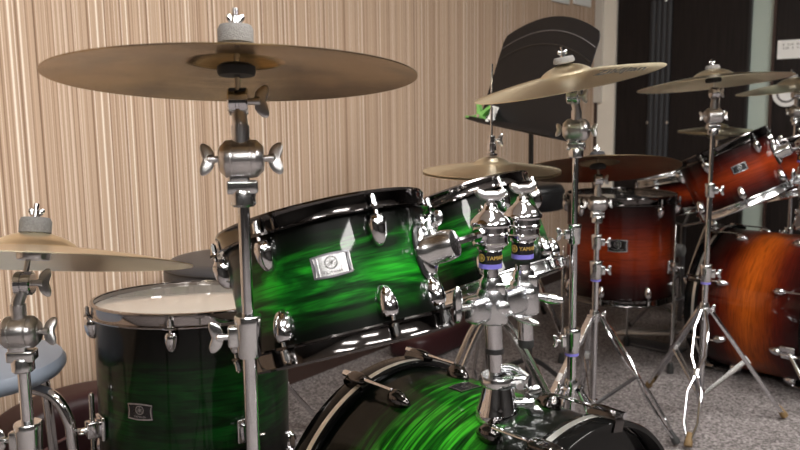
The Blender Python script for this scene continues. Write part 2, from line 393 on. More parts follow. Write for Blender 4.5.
def ears(mb, Rs, angs, s):
    for a in angs:
        c = V((math.sin(a), -math.cos(a), 0)); T = frame(c*(Rs+.006)+V((0, 0, -s*.0155)), (0, 0, 1), c.cross(V((0, 0, 1))))
        pl = [(-.026, -.0), (-.012, .009), (-.008, .0145), (.008, .0145), (.012, .009), (.026, 0)]
        T2 = MX(((T[0][0], c.x, 0, T[0][3]), (T[1][0], c.y, 0, T[1][3]), (0, 0, 1, T[2][3]), (0, 0, 0, 1)))
        mb.prism(pl, -.0016, .0016, T2)
def tom(name, label, T, Rs, L, shellmat, topl, botl, hoopmat, hoopmat2, badge_at=None, bsize=(.056, .034), cat='tom drum', group=None, darkb=False, headmat='head', lugmat='chrome', lugL=.048):
    t = thing(name, label, cat, T, group); k = dict(world=False)
    m = MB(); m.lathe([(Rs, -L+.002), (Rs, -.004), (Rs-.003, -.0005), (Rs-.006, -.004), (Rs-.006, -L+.002), (Rs-.003, -L-.001)], seg=96, close=True); m.build('shell', shellmat, t, **k)
    for s, z, al, hm in ((1, 0, topl, hoopmat), (-1, -L, botl, hoopmat2)):
        TT = MX.Translation((0, 0, z)); al = [R(a) for a in al]
        m = MB(); m.lathe([(r, zz) for r, zz in hoop_profile(Rs, s)], TT, 96, close=True); e = MB(); ears(e, Rs, al, s)
        e.bm.transform(TT); tmp = bpy.data.meshes.new('x'); e.bm.to_mesh(tmp); m.bm.from_mesh(tmp); e.bm.free(); bpy.data.meshes.remove(tmp)
        m.build('hoop', hm, t, smooth=35, **k)
        m = MB(); m.lathe([(0, s*.0010), (Rs-.004, s*.0010), (Rs+.001, -s*.0005), (Rs+.0028, -s*.010), (Rs+.0028, -s*.012), (Rs+.0012, -s*.012), (Rs+.0010, -s*.001), (Rs-.004, 0), (0, 0)], TT, 96)
        m.build('drumhead', M[headmat], t, **k)
        for a in al:
            off = .018
            lg = lug_mesh(a, Rs, z-s*off, s, L=lugL).build('lug', M[lugmat], t, **k)
            c = V((math.sin(a), -math.cos(a), 0)); r = MB(); p = c*(Rs+.0135)
            r.tube([p+V((0, 0, z-s*(off+.008))), p+V((0, 0, z+s*.004))], .0027, 10)
            r.tube([p+V((0, 0, z-s*.0125)), p+V((0, 0, z-s*.0095))], .0058, 14); r.tube([p+V((0, 0, z-s*.0095)), p+V((0, 0, z+s*.0015))], .0046, 6)
            r.build('tension_rod', M['cast'], lg, smooth=30, **k)
    if badge_at: badge(t, Rs, R(badge_at[0]), badge_at[1], bsize[0], bsize[1], darkb)
    return t
def mount(t, Rs, a, z, rod_len=.05, tgt=None):
    """oval plate, conical receiver and wing bolt on the shell, pointing away from the drum"""
    a = R(a); c = V((math.sin(a), -math.cos(a), 0)); tx = c.cross(V((0, 0, 1))); k = dict(world=False)
    T = frame(c*Rs+V((0, 0, z)), c, (0, 0, 1))
    m = MB(); m.blob(T @ MX.Translation((0, 0, .002)), .040, .024, .007, 28, 10, .8); g = m.build('mount_gasket', M['black'], t, **k)
    m = MB(); m.blob(T @ MX.Translation((0, 0, .006)), .036, .020, .010, 28, 10, .75)
    m.lathe([(0, .0), (.024, 0), (.024, .014), (.0225, .016), (.0225, .036), (.021, .046), (.0190, .052), (.012, .054), (0, .054)], T, 28)
    m.lathe([(.0215, .018), (.0222, .020), (.0222, .024), (.0215, .026)], T, 28)
    b = m.build('mount_bracket', M['cast'], t, label='chrome receiver for the holder rod', **k)
    m = MB(); W = T @ MX.Translation((.022, 0, .020)) @ MX.Rotation(PI/2, 4, 'Y'); m.lathe([(0, -.006), (.008, -.006), (.008, .004), (.004, .005), (.004, .010), (0, .010)], W, 16)
    m.wing(W @ MX.Translation((0, 0, .006)), .044, .020, .004); m.build('wing_bolt', M['cast'], b, **k)
    return T

G_TOM = drum_frame((-.1170, 1.1645, .8345), (-.222, .250, .942))
tom1 = tom('tom_drum', 'green burst rack tom with dark hoops tilted in the centre, nearest of the rack toms', G_TOM, .1505, .182, M['green'],
           (-80, -30, 28, 92, 155, 215), (-82, -29, 24, 58, 150, 210), M['nickel'], M['nickel'], (1.5, -.076), (.052, .032))
mount(tom1, .1505, 60, -.082)
G_TOM2 = drum_frame((.1271, 1.674, .8033), (-.3025, .2758, .9124))
tom2 = tom('tom_drum', 'green burst rack tom behind the two chrome holder clamps', G_TOM2, .1535, .194, M['green'],
           (-84, -23, 35, 95, 155, 215), (-80, 4, 58, 100, 160, 220), M['steel'], M['cast'])
mount(tom2, .1535, 14, -.095)
FT = drum_frame((-.456, 1.67, .597), (.005, .055, .998))
def floor_tom(label, T, Rs, L, mat, top, bot, ba, legs, group=None, floorz=0., darkb=True, bs=(.050, .030), lugm='chrome', hm='nickel', hd='head'):
    t = tom('floor_tom', label, T, Rs, L, mat, top, bot, M[hm], M[hm], ba, bs, 'floor tom', darkb=darkb, lugmat=lugm, headmat=hd)
    k = dict(world=False)
    for a, up in legs:
        a = R(a); c = V((math.sin(a), -math.cos(a), 0)); T2 = frame(c*Rs+V((0, 0, -L*.66)), c, (0, 0, 1))
        m = MB(); m.box(.050, .040, .010, T2 @ MX.Translation((0, 0, .005)), .003); m.box(.034, .026, .030, T2 @ MX.Translation((0, 0, .020)), .004)
        br = m.build('leg_bracket', M['chrome'], t, **k)
        m = MB(); m.wing(T2 @ MX.Translation((0, 0, .034)) @ MX.Rotation(PI/2, 4, 'Z'), .034, .016, .0035); m.build('wing_bolt', M['cast'], br, **k)
        p = c*(Rs+.022); inv = T.inverted(); zf = (floorz-T.translation.z)
        m = MB(); m.tube([p+V((0, 0, -L*.66+up)), p+V((0, 0, -L*.66+up-.004)), p+V((0, 0, zf+.03))], [.003, .0052, .0052], 14)
        lg = m.build('leg', M['worn'], t, **k)
        m = MB(); m.lathe([(0, zf+.002), (.013, zf+.002), (.014, zf+.010), (.011, zf+.030), (.008, zf+.042), (0, zf+.042)], MX.Translation((p.x, p.y, 0)), 18); m.build('rubber_foot', M['rubber'], lg, **k)
    return t
floor_tom('green-black burst floor tom with white head, standing on chrome legs behind the tall cymbal stand', FT, .203, .36, M['greenft'],
          (-84, -12, 30, 80, 125, 170, 215), (-60, -15, 30, 75, 120, 165, 210, 255), (-32, -.185), ((-66, .075), (27, .07), (150, .05)), bs=(.056, .034), hm='steel')

# bass drums --------------------------------------------------------------
def bass_frame(x, y, z, az):
    a = R(az); zz = V((math.cos(a), -math.sin(a), 0)); yy = V((0, 0, 1)); xx = yy.cross(zz)
    return MX(((xx.x, yy.x, zz.x, x), (xx.y, yy.y, zz.y, y), (xx.z, yy.z, zz.z, z), (0, 0, 0, 1)))
def bass_drum(label, T, Rs, L, mat, claws, ba, headtxt=None):
    t = thing('bass_drum', label, 'bass drum', T); k = dict(world=False); hz = L/2
    m = MB(); m.lathe([(Rs, -hz), (Rs, hz), (Rs-.007, hz), (Rs-.007, -hz)], seg=128, close=True); m.build('shell', mat, t, **k)
    for s in (-1, 1):
        z0, z1 = s*(hz-.018), s*(hz+.030)
        a, b = min(z0, z1), max(z0, z1)
        m = MB(); m.lathe([(Rs+.0035, a), (Rs+.0105, a), (Rs+.012, a+.002), (Rs+.012, b-.002), (Rs+.0105, b), (Rs+.0035, b), (Rs+.003, b-.001), (Rs+.003, a+.001)], seg=128, close=True)
        h = m.build('hoop', M['black_gloss'], t, smooth=50, **k)
        c = s*(hz-.004)
        m = MB(); m.lathe([(Rs+.0110, c-.0055), (Rs+.0126, c-.0048), (Rs+.0126, c+.0048), (Rs+.0110, c+.0055)], seg=128, close=True); m.build('inlay', M['inlay'], h, **k)
        m = MB(); m.lathe([(Rs+.0005, s*(hz-.012)), (Rs+.0022, s*(hz-.010)), (Rs+.0024, s*(hz-.004)), (Rs-.002, s*(hz+.001)), (Rs-.012, s*(hz+.0005)), (0, s*(hz+.0008))], seg=96)
        hd = m.build('drumhead', M['black_gloss'] if s > 0 else M['headin'], t, **k)
        if s > 0 and headtxt:
            e = MB(); text_mesh(e, headtxt, .075, .0003, lambda p: V((-p.x, p.y+.0, hz+.0012+p.z)) if False else V((p.x, p.y, hz+.0012+p.z)), bold=.0005)
            e.build('lettering', M['white'], hd, smooth=0, **k)
    for a in claws:
        a = R(a)   # measured from the top, positive towards local +x
        c = V((math.sin(a), math.cos(a), 0))
        for s in (-1, 1):
            TT = frame(c*(Rs+.012), (0, 0, s), c)       # local z = outward along the axis, local x = radial
            m = MB()
            prof = [(-.028, .0005), (-.027, .006), (-.018, .0095), (.012, .0105), (.0205, .0075), (.0235, .0), (.0225, -.016), (.0185, -.017), (.0188, -.001), (.004, .0005)]
            # prism across the claw width, with rounded sides
            w = .0125
            TT2 = TT @ MX.Translation((0, 0, hz)) @ MX.Rotation(PI/2, 4, 'X')
            m.prism([(x2, y2) for y2, x2 in [(q[0], q[1]) for q in prof]], -w, w, TT2 @ MX.Scale(-1, 4, (0, 0, 0)) if False else TT @ MX.Translation((0, 0, hz+.009)) @ MX(((1, 0, 0, 0), (0, 0, 1, 0), (0, 1, 0, 0), (0, 0, 0, 1))))
            m.blob(TT @ MX.Translation((.008, 0, hz+.004)), .009, w*.95, .024, 18, 10, .7)
            cl = m.build('claw_hook', M['nickel'], t, smooth=30, **k)
            m = MB(); base = TT @ MX.Translation((.0105, 0, 0))
            m.tube([base @ V((0, 0, hz-.085)), base @ V((0, 0, hz+.034))], .0030, 10); m.tube([base @ V((0, 0, hz+.022)), base @ V((0, 0, hz+.039))], .0060, 6)
            m.build('tension_rod', M['chrome'], cl, smooth=30, **k)
            m = MB()
            L0 = frame(c*(Rs+.001)+V((0, 0, s*(hz-.098))), (0, 0, s), c)
            def sh(p):
                tt = (p.z/.024+1)/2; kk = .62+.5*math.sin(min(1, tt)*PI*.6); return V((p.x*kk, p.y*kk, p.z))
            m.blob(L0, .021, .0135, .024, 20, 12, .85, sh); m.build('lug', M['nickel'] if mat == M['greenbass'] else M['chrome'], t, **k)
    for sg in (-1, 1):     # folding spurs near the front
        a = R(112)*sg; c = V((math.sin(a), math.cos(a), 0)); p0 = c*(Rs+.004)+V((0, 0, hz-.055)); pz = -T.translation.z
        m = MB(); m.box(.05, .05, .022, frame(p0, c, (0, 0, 1)), .004)
        sp = m.build('spur', M['chrome'], t, **k)
        p1 = V((c.x*(Rs+.13), pz+.02, hz+.10)); m = MB(); m.tube([p0, p1], .0075, 14); m.build('spur_leg', M['worn'], sp, **k)
        m = MB(); m.blob(MX.Translation(p1-V((0, .004, 0))), .012, .014, .012); m.build('rubber_foot', M['rubber'], sp, **k)
    if ba:
        a, z, w, h = ba
        TT = MX.Identity(4)
        fn0 = MX.Rotation(PI, 4, 'Z')      # bender's front is -y; turn it to +y (the top)
        badge(t, Rs, R(a), z, w, h, True, True, fn0 @ MX.Scale(1, 4))
    return t
BT = bass_frame(.126, 1.236, .282, 47.2)
bass_drum('green burst bass drum with black hoops and silver inlay, lying under the tom holder', BT, .2515, .392, M['greenbass'], (-157.5, -112.5, -67.5, -20, 13, 60, 112.5, 157.5), (172, -.02, .052, .034) if False else (-4, -.045, .052, .034))
DR = V((1.264, 1.594, 0))
RBT = bass_frame(1.40, 2.83, .277, 47.2)
bass_drum('amber and red burst bass drum at the right edge', RBT, .263, .392, M['redbass'], (-157.5, -112.5, -67.5, -22.5, 22.5, 67.5, 112.5, 157.5), None)

RT = drum_frame((1.131, 2.756, .860), (-.38, .20, .903))
rt = tom('tom_drum', 'red burst rack tom tilted above the amber bass drum', RT, .1535, .205, M['red'], (-80, -22, 42, 100, 160, 220), (-58, 2, 60, 120, 180, 240), M['nickel'], M['cast'], (12, -.085), (.05, .028), darkb=True)
mount(rt, .1535, 78, -.090)
RT2 = drum_frame((1.52, 3.12, .86), (-.25, .16, .954))
rt2 = tom('tom_drum', 'second red burst tom half hidden at the right edge behind the holder', RT2, .1535, .20, M['red'], (-70, -10, 50, 110, 170, 230), (-70, -10, 50, 110, 170, 230), M['nickel'], M['cast'])
RFT = drum_frame((.862, 3.02, .668), (0, 0, 1))
floor_tom('red burst floor tom standing left of the amber bass drum', RFT, .203, .385, M['red'], (-88, -43, 2+40, 87, 132, 177, 222), (-62, -17, 30, 73, 118, 163, 208, 253), (-2, -.165), ((-70, .06), (62, .16), (170, .05)), bs=(.072, .048), hd='clearhead')

# snare of the red kit
SN = drum_frame((1.20, 3.30, .722), (-.18, .10, .97))
sn = tom('snare_drum', 'snare drum with white head behind the red floor tom', SN, .178, .14, M['red'], (-80, -35, 10, 55, 100, 145, 190, 235), (-80, -35, 10, 55, 100, 145, 190, 235), M['cast'], M['cast'], cat='snare drum', lugL=.03)

# ------------------------------------------------------------------ cymbals
def cym_profile(rad):
    br = .062*rad/.229; bow = .024*rad/.229; bh = .021*rad/.229
    def z(r):
        v = bow*(1-(r/rad)**1.7)
        t = max(0., 1-(r/br)**2) if r < br else 0.
        v += bh*(t**.75)
        return v
    return z
def cymbal(label, c, n, rad, mat, sig=None, name='cymbal', group=None):
    c = V(c); n = V(n).normalized(); T = drum_frame(c, n)
    t = thing(name, label, 'cymbal', T, group) if False else None
    z = cym_profile(rad); N = 46; rs = [rad*(i/N) for i in range(N+1)]; rs[0] = .006
    rs = sorted(set(rs+[.06*rad/.229, .063*rad/.229, .066*rad/.229]))
    th = .0013
    m = MB(); m.lathe([(r, z(r)+th*.5) for r in rs]+[(r, z(r)-th*.5) for r in rs[::-1]], MX(), 128, close=True)
    root = thing(name, label, 'cymbal', T, group)
    body = m.build('cymbal_plate', mat, root, world=False, smooth=60)
    if sig:
        for (txt, ang, rr, size, under, mm) in sig:
            e = MB(); a = R(ang)
            def fn(p, a=a, rr=rr, under=under):
                # lettering reads along the local x direction at radius rr
                x = rr*math.sin(a); y = -rr*math.cos(a); px, py = p.x, p.y
                q = V((x+px*math.cos(under[1])-py*math.sin(under[1]), y+px*math.sin(under[1])+py*math.cos(under[1])))
                h = z(q.length)
                return V((q.x, q.y, h+th*.5+.0003+p.z)) if not under[0] else V((q.x, q.y, h-th*.5-.0003-p.z))
            text_mesh(e, txt, size, .0002, lambda p, fn=fn: fn(V((p.x*.48, p.y, p.z))), shear=.9, bold=.0012)
            e.build('printed_name', mm, body, world=False, smooth=0)
    return root, T
C1 = ((-.2045, 1.0035, 1.0441), (-.002, .108, .994), .229)
C2 = ((-.543, 1.135, .786), (.018, .255, .967), .229)
C3 = ((.362, 1.694, 1.057), (-.198, -.079, .977), .203)
C4 = ((.602, 2.362, .8185), (-.002, .245, .97), .241)
C5 = ((.981, 2.463, 1.076), (-.072, .081, .994), .229)
C6 = (tuple(atd(793, 88, 3.35)), (-.14, -.03, .99), .229)
c1, _ = cymbal('large brown brass ride cymbal highest at upper left, underside showing', *C1, M['brassdk'])
c2, _ = cymbal('crash cymbal seen edge-on at the left edge, over the grey-blue stool', *C2, M['brass'], [('Zildjian', -8, .13, .026, (True, 0), M['ink'])])
c3, _ = cymbal('pale gold crash cymbal with black signature, in front of the music stand', *C3, M['brass'], [('Zildjian', 50, .128, .070, (False, .10), M['ink'])])
c4, _ = cymbal('dark brown ride cymbal above the red floor tom', *C4, M['brassbrown'])
c5, _ = cymbal('gold crash cymbal in front of the black doors, left of the white sign', *C5, M['brass'])
c6, _ = cymbal('gold cymbal at the right edge below the white sign', *C6, M['brass'])

# ------------------------------------------------------------------ stands
def wing_at(p, d, up=(0, 0, 1), sc=1., mat='satin'):
    """screw shaft and wing head leaving p in direction d"""
    m = MB(); T = frame(p, d, up) @ MX.Scale(sc, 4)
    m.tube([T @ V((0, 0, -.004)), T @ V((0, 0, .010))], .0042*sc, 10)
    m.lathe([(0, .007), (.0062, .007), (.0065, .014), (.003, .017), (0, .017)], T, 16)
    def sh(p):
        q = p.x/.021; return V((p.x, p.y*(1-.3*abs(q)), p.z*(.75+.35*math.sin(min(1, abs(q))*PI*.8))+.006*q*q))
    m.blob(T @ MX.Translation((0, 0, .0150)), .021, .0042, .0085, 22, 14, .85, sh)
    return m
def leg_parts(t, p_ap, p_ft, kind, foot='rubber', low=None, mat='chrome'):
    """double-braced leg from apex collar to foot, with a strut to the lower ring"""
    p_ap = V(p_ap); p_ft = V(p_ft); d = (p_ft-p_ap); L = d.length; side = d.cross(V((0, 0, 1))).normalized(); up = side.cross(d.normalized())
    m = MB(); mid = .48
    if kind == 'wire':
        for s in (-1, 1):
            ks = [(0, .006), (.06, .011), (.14, .0195), (.36, .0195), (.45, .006), (.49, .0038), (.53, .006), (.62, .0195), (.84, .0195), (.92, .010), (.97, .004)]
            m.tube([p_ap+d*q+side*s*w for q, w in ks], .0046, 10)
        m.tube([p_ap+d*.49-up*.004, p_ap+d*.49+up*.004], .008, 12)
    else:
        m.box(.021, .005, L*.95, frame(p_ap+d*.485+up*.002, d, side), .0015)
        for s in (-1, 1): m.box(.003, .011, L*.93, frame(p_ap+d*.48+side*s*.0105-up*.003, d, side), .001)
    m.tube([p_ap+side*-.011, p_ap+side*.011], .0055, 12)
    lg = m.build('leg', M[mat], t, smooth=35)
    jm = p_ap+d*mid
    m = MB(); m.box(.028, .014, .016, frame(jm, side, d), .003); m.build('leg_joint', M['white'] if kind == 'flat' else M['cast'], lg)
    if low is not None:
        low = V(low); m = MB()
        for s in (-1, 1): m.tube([jm+side*s*.0085, low+side*s*.0065], .0052, 4, flat=.45, up=side)
        m.tube([low+side*-.009, low+side*.009], .005, 10)
        m.build('leg_strut', M['worn' if kind == 'flat' else 'dkmetal'], lg, smooth=35)
    m = MB(); dn = d.normalized()
    T = frame(p_ft-dn*.020, dn, side); m.lathe([(0, -.022), (.007, -.022), (.009, -.015), (.0105, .0), (.0125, .012), (.0115, .020), (0, .024)], T, 18)
    m.build('rubber_foot', M[foot], lg, label='black rubber foot' if foot == 'rubber' else 'worn tan rubber foot')
def tilter(t, bp, c, n, tube_top, bx=(1, 0, 0), cupmat='rubber', feltmat='felt', wingdir=1, ws=1.):
    """ball-shaped boom joint, small hinge, cymbal rod, felts and top nut"""
    c = V(c); n = V(n).normalized(); bx = V(bx).normalized()
    fh = .025 if ws == 1 else .014
    piv = c-n*.029; piv += V((tube_top.x-piv.x, tube_top.y-piv.y, 0))*.5; bar = V((tube_top.x, tube_top.y, tube_top.z+.052))
    m = MB()   # lower bracket clasping the tube
    m.lathe([(0, 0), (.0135, 0), (.0165, .003), (.0165, .018), (.0145, .022), (0, .022)], MX.Translation(tube_top-V((0, 0, .008))), 22)
    m.box(.039, .026, .017, frame(tube_top+V((0, 0, .017)), (0, 0, 1), bx), .003); m.box(.026, .024, .020, frame(tube_top+V((-.004, 0, .030)), (0, 0, 1), bx), .004)
    m.build('tilter_bracket', M['cast'], t)
    m = MB(); T = frame(bar, bx, (0, 0, 1))
    m.lathe([(0, -.0275), (.0150, -.0275), (.0175, -.0255), (.0232, -.0195), (.0238, -.0180), (.0238, .0180), (.0232, .0195), (.0175, .0255), (.0150, .0275), (0, .0275)], T, 36)
    m.lathe([(.0236, -.0135), (.0244, -.0130), (.0244, -.0105), (.0236, -.0100)], T, 36); m.lathe([(.0236, .0100), (.0244, .0105), (.0244, .0130), (.0236, .0135)], T, 36)
    bl = m.build('tilter_barrel', M['satin'], t)
    for s in (-1, 1): wing_at(bar+bx*s*.0265, bx*s, (0, .35, 1), ws).build('wing_screw', M['satin'], bl)
    # neck up to the hinge
    up = (piv-bar); m = MB()
    m.tube([bar+V((0, 0, .016)), bar+V((0, 0, .042))], .0112, 20); m.tube([bar+V((0, 0, .040)), bar+V((0, 0, .046)), piv], [.0100, .0095, .0090], 14)
    nk = m.build('tilter_neck', M['satin'], t)
    m = MB(); T = frame(piv, bx, (0, 0, 1)); m.lathe([(0, -.0125), (.0155, -.0125), (.0175, -.0105), (.0175, -.0025), (.0155, -.0015), (.0155, .0015), (.0175, .0025), (.0175, .0105), (.0155, .0125), (0, .0125)], T, 28)
    hg = m.build('tilter_hinge', M['chrome'], t)
    wing_at(piv+bx*.013*wingdir, bx*wingdir, (0, .2, 1), ws).build('wing_screw', M['satin'], hg)
    top = c+n*.046
    m = MB(); m.tube([piv, c+n*(.063+fh)], .0040, 12); m.build('cymbal_rod', M['chrome'], t)
    m = MB(); T = frame(c, n); m.lathe([(.0045, .004), (.022, .004), (.024, .007), (.024, .015), (.018, .019), (.0045, .019)], T, 26, close=True); cupmat and m.build('cup_washer', M[cupmat], t)
    m = MB(); m.lathe([(.0045, .0), (.019, .0), (.0225, .002), (.0225, fh-.006), (.020, fh-.001), (.0045, fh)], frame(c+n*.0425, n), 26, close=True); m.build('felt_washer', M[feltmat], t)
    m = MB(); m.wing(frame(c+n*(.0425+fh), n, (1, .25, 0)), .022, .010, .0030, .0055, .010); m.build('wing_nut', M['cast'], t)
def tube_seg(t, a, b, r, name='tube', mat='chrome'):
    m = MB(); m.tube([a, b], r, 24); return m.build(name, M[mat], t, smooth=50)
def collar(t, p, ax, r, h=.040, wd=(-1, 0, 0), purple=False, mat='cast', wsc=1.):
    p = V(p); ax = V(ax).normalized(); T = frame(p, ax)
    m = MB(); m.lathe([(r*.9, -h/2), (r*1.55, -h/2), (r*1.68, -h/2+.002), (r*1.75, 0), (r*1.88, h*.30), (r*1.92, h/2-.002), (r*1.78, h/2), (r*.7, h/2)], T, 28, close=False)
    wd = V(wd).normalized(); m.box(.018, .014, h*.5, frame(p+wd*r*1.9, ax, wd), .003)
    c = m.build('height_collar', M[mat], t)
    wing_at(p+wd*(r*1.9+.008), wd, ax, wsc).build('wing_bolt', M['cast'], c)
    if purple:
        m = MB(); m.lathe([(r*.9, -h/2-.006), (r*1.55, -h/2-.006), (r*1.55, -h/2+.0005), (r*.9, -h/2+.0005)], T, 24, close=True); m.build('collar_ring', M['purple'], c)
def cstand(name, label, base, cym, az, spread, apex, collars, r0=.0125, kinds=('wire',)*3, foot='rubber', low=.10, top_xy=None, cat='cymbal stand', bx=(1, 0, 0), wd=(-1, 0, 0), ws=1., purple=False, feet=None, feltmat='felt', cupmat='rubber', wingdir=1, topmargin=.152):
    bx0 = V((base[0], base[1], 0)); t = thing(name, label, cat, MX.Translation(bx0))
    c = V(cym[0]); n = V(cym[1]).normalized()
    tt = V((top_xy[0], top_xy[1], c.z-topmargin)) if top_xy else V((bx0.x, bx0.y, c.z-topmargin))
    ln = lambda z: bx0+(tt-bx0)*((z)/(tt.z))
    zs = [low-.03]+[z for z in collars]+[tt.z+.004]; r = r0
    for i in range(len(zs)-1):
        tube_seg(t, ln(zs[i]), ln(zs[i+1]), r, 'tube')
        if i < len(collars): collar(t, ln(collars[i]), tt-bx0, r, .056 if r > .009 and i == 0 or len(collars) == 1 else .044, wd, purple and i == 0, 'cast', ws); r -= .0016
    # apex collar and lower ring
    m = MB(); m.lathe([(0, -.018), (r0*1.5, -.018), (r0*1.6, -.012), (r0*1.6, .014), (r0*1.4, .020), (r0*.9, .020)], MX.Translation(ln(apex)), 24)
    m.build('apex_collar', M['cast'], t)
    m = MB(); m.lathe([(0, -.010), (r0*1.5, -.010), (r0*1.5, .010), (r0*.9, .012), (0, .012)], MX.Translation(ln(low)), 24); m.build('lower_ring', M['cast'], t)
    wing_at(ln(apex)+V(wd).normalized()*r0*1.5, wd, (0, 0, 1), ws).build('wing_bolt', M['cast'], t)
    for i, a in enumerate(az):
        if feet: p = V((feet[i][0], feet[i][1], .012)); d = (p-ln(0)); d.z = 0; d.normalize()
        else: d = V((math.sin(R(a)), -math.cos(R(a)), 0)); p = bx0+d*spread+V((0, 0, .012))
        leg_parts(t, ln(apex)+d*r0*1.9, p, kinds[i], foot, ln(low)+d*r0*1.4, 'chrome')
    tilter(t, None, c, n, tt, bx, cupmat, feltmat, wingdir, ws)
    return t
cstand('cymbal_stand', 'tall chrome cymbal stand holding the large ride, in front of the green floor tom', (-.198, .982), C1, (60, 180, 300), .25, .32,
      (.715,), r0=.0092, top_xy=(-.198, .982), bx=(1, .12, 0), wd=(-1, -.15, 0), kinds=('wire',)*3)
cstand('cymbal_stand', 'worn chrome cymbal stand at the left edge beside the grey-blue stool', (-.555, 1.10), C2, (60, 180, 300), .26, .30,
      (.520,), r0=.0105, bx=(1, .1, 0), wd=(-1, 0, 0), cupmat='satin', top_xy=(-.561, 1.115))
cstand('cymbal_stand', 'chrome cymbal stand holding the signed crash, rising behind the green bass drum', (.384, 1.70), C3, (60, 185, 300), .22, .375,
      (.487, .7295), r0=.0100, purple=True, ws=.72, bx=(.9, -.4, 0), wd=(-1, -.2, 0), top_xy=(.384, 1.70), kinds=('wire',)*3, low=.16)
f4 = [tuple(atz(677, 447, 0).xy), (.365, 2.20), (.625, 2.63)]
cstand('cymbal_stand', 'chrome cymbal stand with dark ride, standing before the red floor tom', (.600, 2.348), C4, (0, 0, 0), .3, .369,
      (.513, .600), r0=.0100, purple=True, ws=.72, feet=f4, kinds=('wire', 'flat', 'flat'), feltmat='feltdk', low=.09, wd=(1, -.2, 0))
f5 = [(.889, 2.703), (.843, 2.186), (1.236, 2.403)]
cstand('cymbal_stand', 'chrome cymbal stand with tan feet in front of the amber bass drum', (.972, 2.436), C5, (0, 0, 0), .28, .362,
      (.477, .743), r0=.0100, purple=True, ws=.72, feet=f5, kinds=('flat', 'wire', 'flat'), foot='tanrubber', low=.08, wd=(.9, -.3, 0), top_xy=(.985, 2.462))
cstand('cymbal_stand', 'chrome cymbal stand at the far right rising behind the bass drum', (C6[0][0]+.02, C6[0][1]), C6, (60, 180, 300), .28, .34,
      (.45, .72), r0=.0100, low=.08, ws=.72)

# hi-hats -----------------------------------------------------------------
def hihat(base, z, label_s, label_t, label_b, n, rad, rodtop, az, kinds):
    x, y = base; t = thing('hi_hat_stand', label_s, 'hi-hat stand', MX.Translation((x, y, 0)))
    tube_seg(t, (x, y, .06), (x, y, z-.20), .0135); tube_seg(t, (x, y, z-.21), (x, y, z-.015), .0100)
    collar(t, (x, y, z-.20), (0, 0, 1), .0135, .040, (-1, -.3, 0))
    m = MB(); m.lathe([(.005, -.018), (.012, -.018), (.016, -.010), (.019, -.004), (.019, -.001), (.005, -.001)], MX.Translation((x, y, z)), 24, close=True); m.build('seat_cup', M['cast'], t)
    m = MB(); m.tube([(x, y, z-.05), (x, y, rodtop)], .0032, 12); m.build('pull_rod', M['cast'], t)
    m = MB(); T = MX.Translation((x, y, z+.052))
    m.lathe([(.0036, -.004), (.016, -.004), (.016, 0), (.009, .002), (.009, .008), (.0125, .010), (.0125, .028), (.0095, .030), (.0095, .046), (.006, .048), (.0036, .048)], T, 20, close=True)
    cl = m.build('clutch', M['chrome'], t); wing_at(V((x+.010, y, z+.052+.036)), (1, -.3, 0), (0, 0, 1), .8).build('wing_bolt', M['cast'], cl)
    m = MB(); m.lathe([(0, -.018), (.020, -.018), (.022, -.010), (.022, .012), (.018, .018), (0, .018)], MX.Translation((x, y, .45)), 22); m.build('apex_collar', M['cast'], t)
    for a in az:
        d = V((math.sin(R(a)), -math.cos(R(a)), 0)); p0 = V((x, y, .45))+d*.02; p1 = V((x, y, .012))+d*.31; bend = p0+d*.045+V((0, 0, -.03)); sd = d.cross(V((0, 0, 1)))
        m = MB()
        for s in (-1, 1): m.tube(smoothpath([p0+sd*s*.010, bend+sd*s*.013, bend+(p1-bend)*.5+sd*s*.013, p1+(bend-p1)*.05+sd*s*.006], 4), .0085, 6, flat=.6, up=sd)
        lg = m.build('leg', M['worn'], t, smooth=35)
        m = MB(); m.blob(MX.Translation(p1+V((0, 0, .008))), .015, .015, .018); m.build('rubber_foot', M['rubber'], lg)
        m = MB(); j = bend+(p1-bend)*.42
        for s in (-1, 1): m.tube([j+sd*s*.008, V((x, y, .10))+d*.016+sd*s*.006], .005, 6, flat=.5, up=sd)
        m.build('leg_strut', M['dkmetal'], lg)
    # pedal
    d = V((-.73, -.68, 0)); d = V((-.73, .68, 0)).normalized(); sd = d.cross(V((0, 0, 1)))
    m = MB(); m.box(.30, .085, .008, frame(V((x, y, .045))+d*.16, V((0, 0, 1))+d*-.12, d), .003); m.build('pedal_board', M['satin'], t)
    T = drum_frame((x, y, z), n)
    t1, _ = cymbal(label_t, V((x, y, z))+V(n).normalized()*.010, n, rad, M['brass'], name='hi_hat_cymbal')
    nn = V(n).normalized()
    t2, _ = cymbal(label_b, V((x, y, z))+nn*.004, (-n[0]*-1, n[1], n[2]), rad, M['brass'], name='hi_hat_cymbal')
    # bottom cymbal is turned over
    t2.matrix_world = t2.matrix_world @ MX.Rotation(PI, 4, 'X')
    return t
hihat((.238, 2.017), .838, 'hi-hat stand with thin upright rod, behind the tom holder clamps', 'upper brass hi-hat cymbal with clutch, right above the green second tom',
      'lower brass hi-hat cymbal resting under its pair, behind the green second tom', (0, -.035, .999), .178, 1.118, (-52, 62, 185), 0)
hihat((1.485, 3.65), .885, 'hi-hat stand hidden behind the red rack tom', 'dull gold hi-hat cymbal peeking out left of the red rack tom, upper of its pair',
      'lower hi-hat cymbal of the red kit, under its pair behind the red rack tom', (0, -.02, 1), .178, 1.06, (-52, 62, 185), 0)

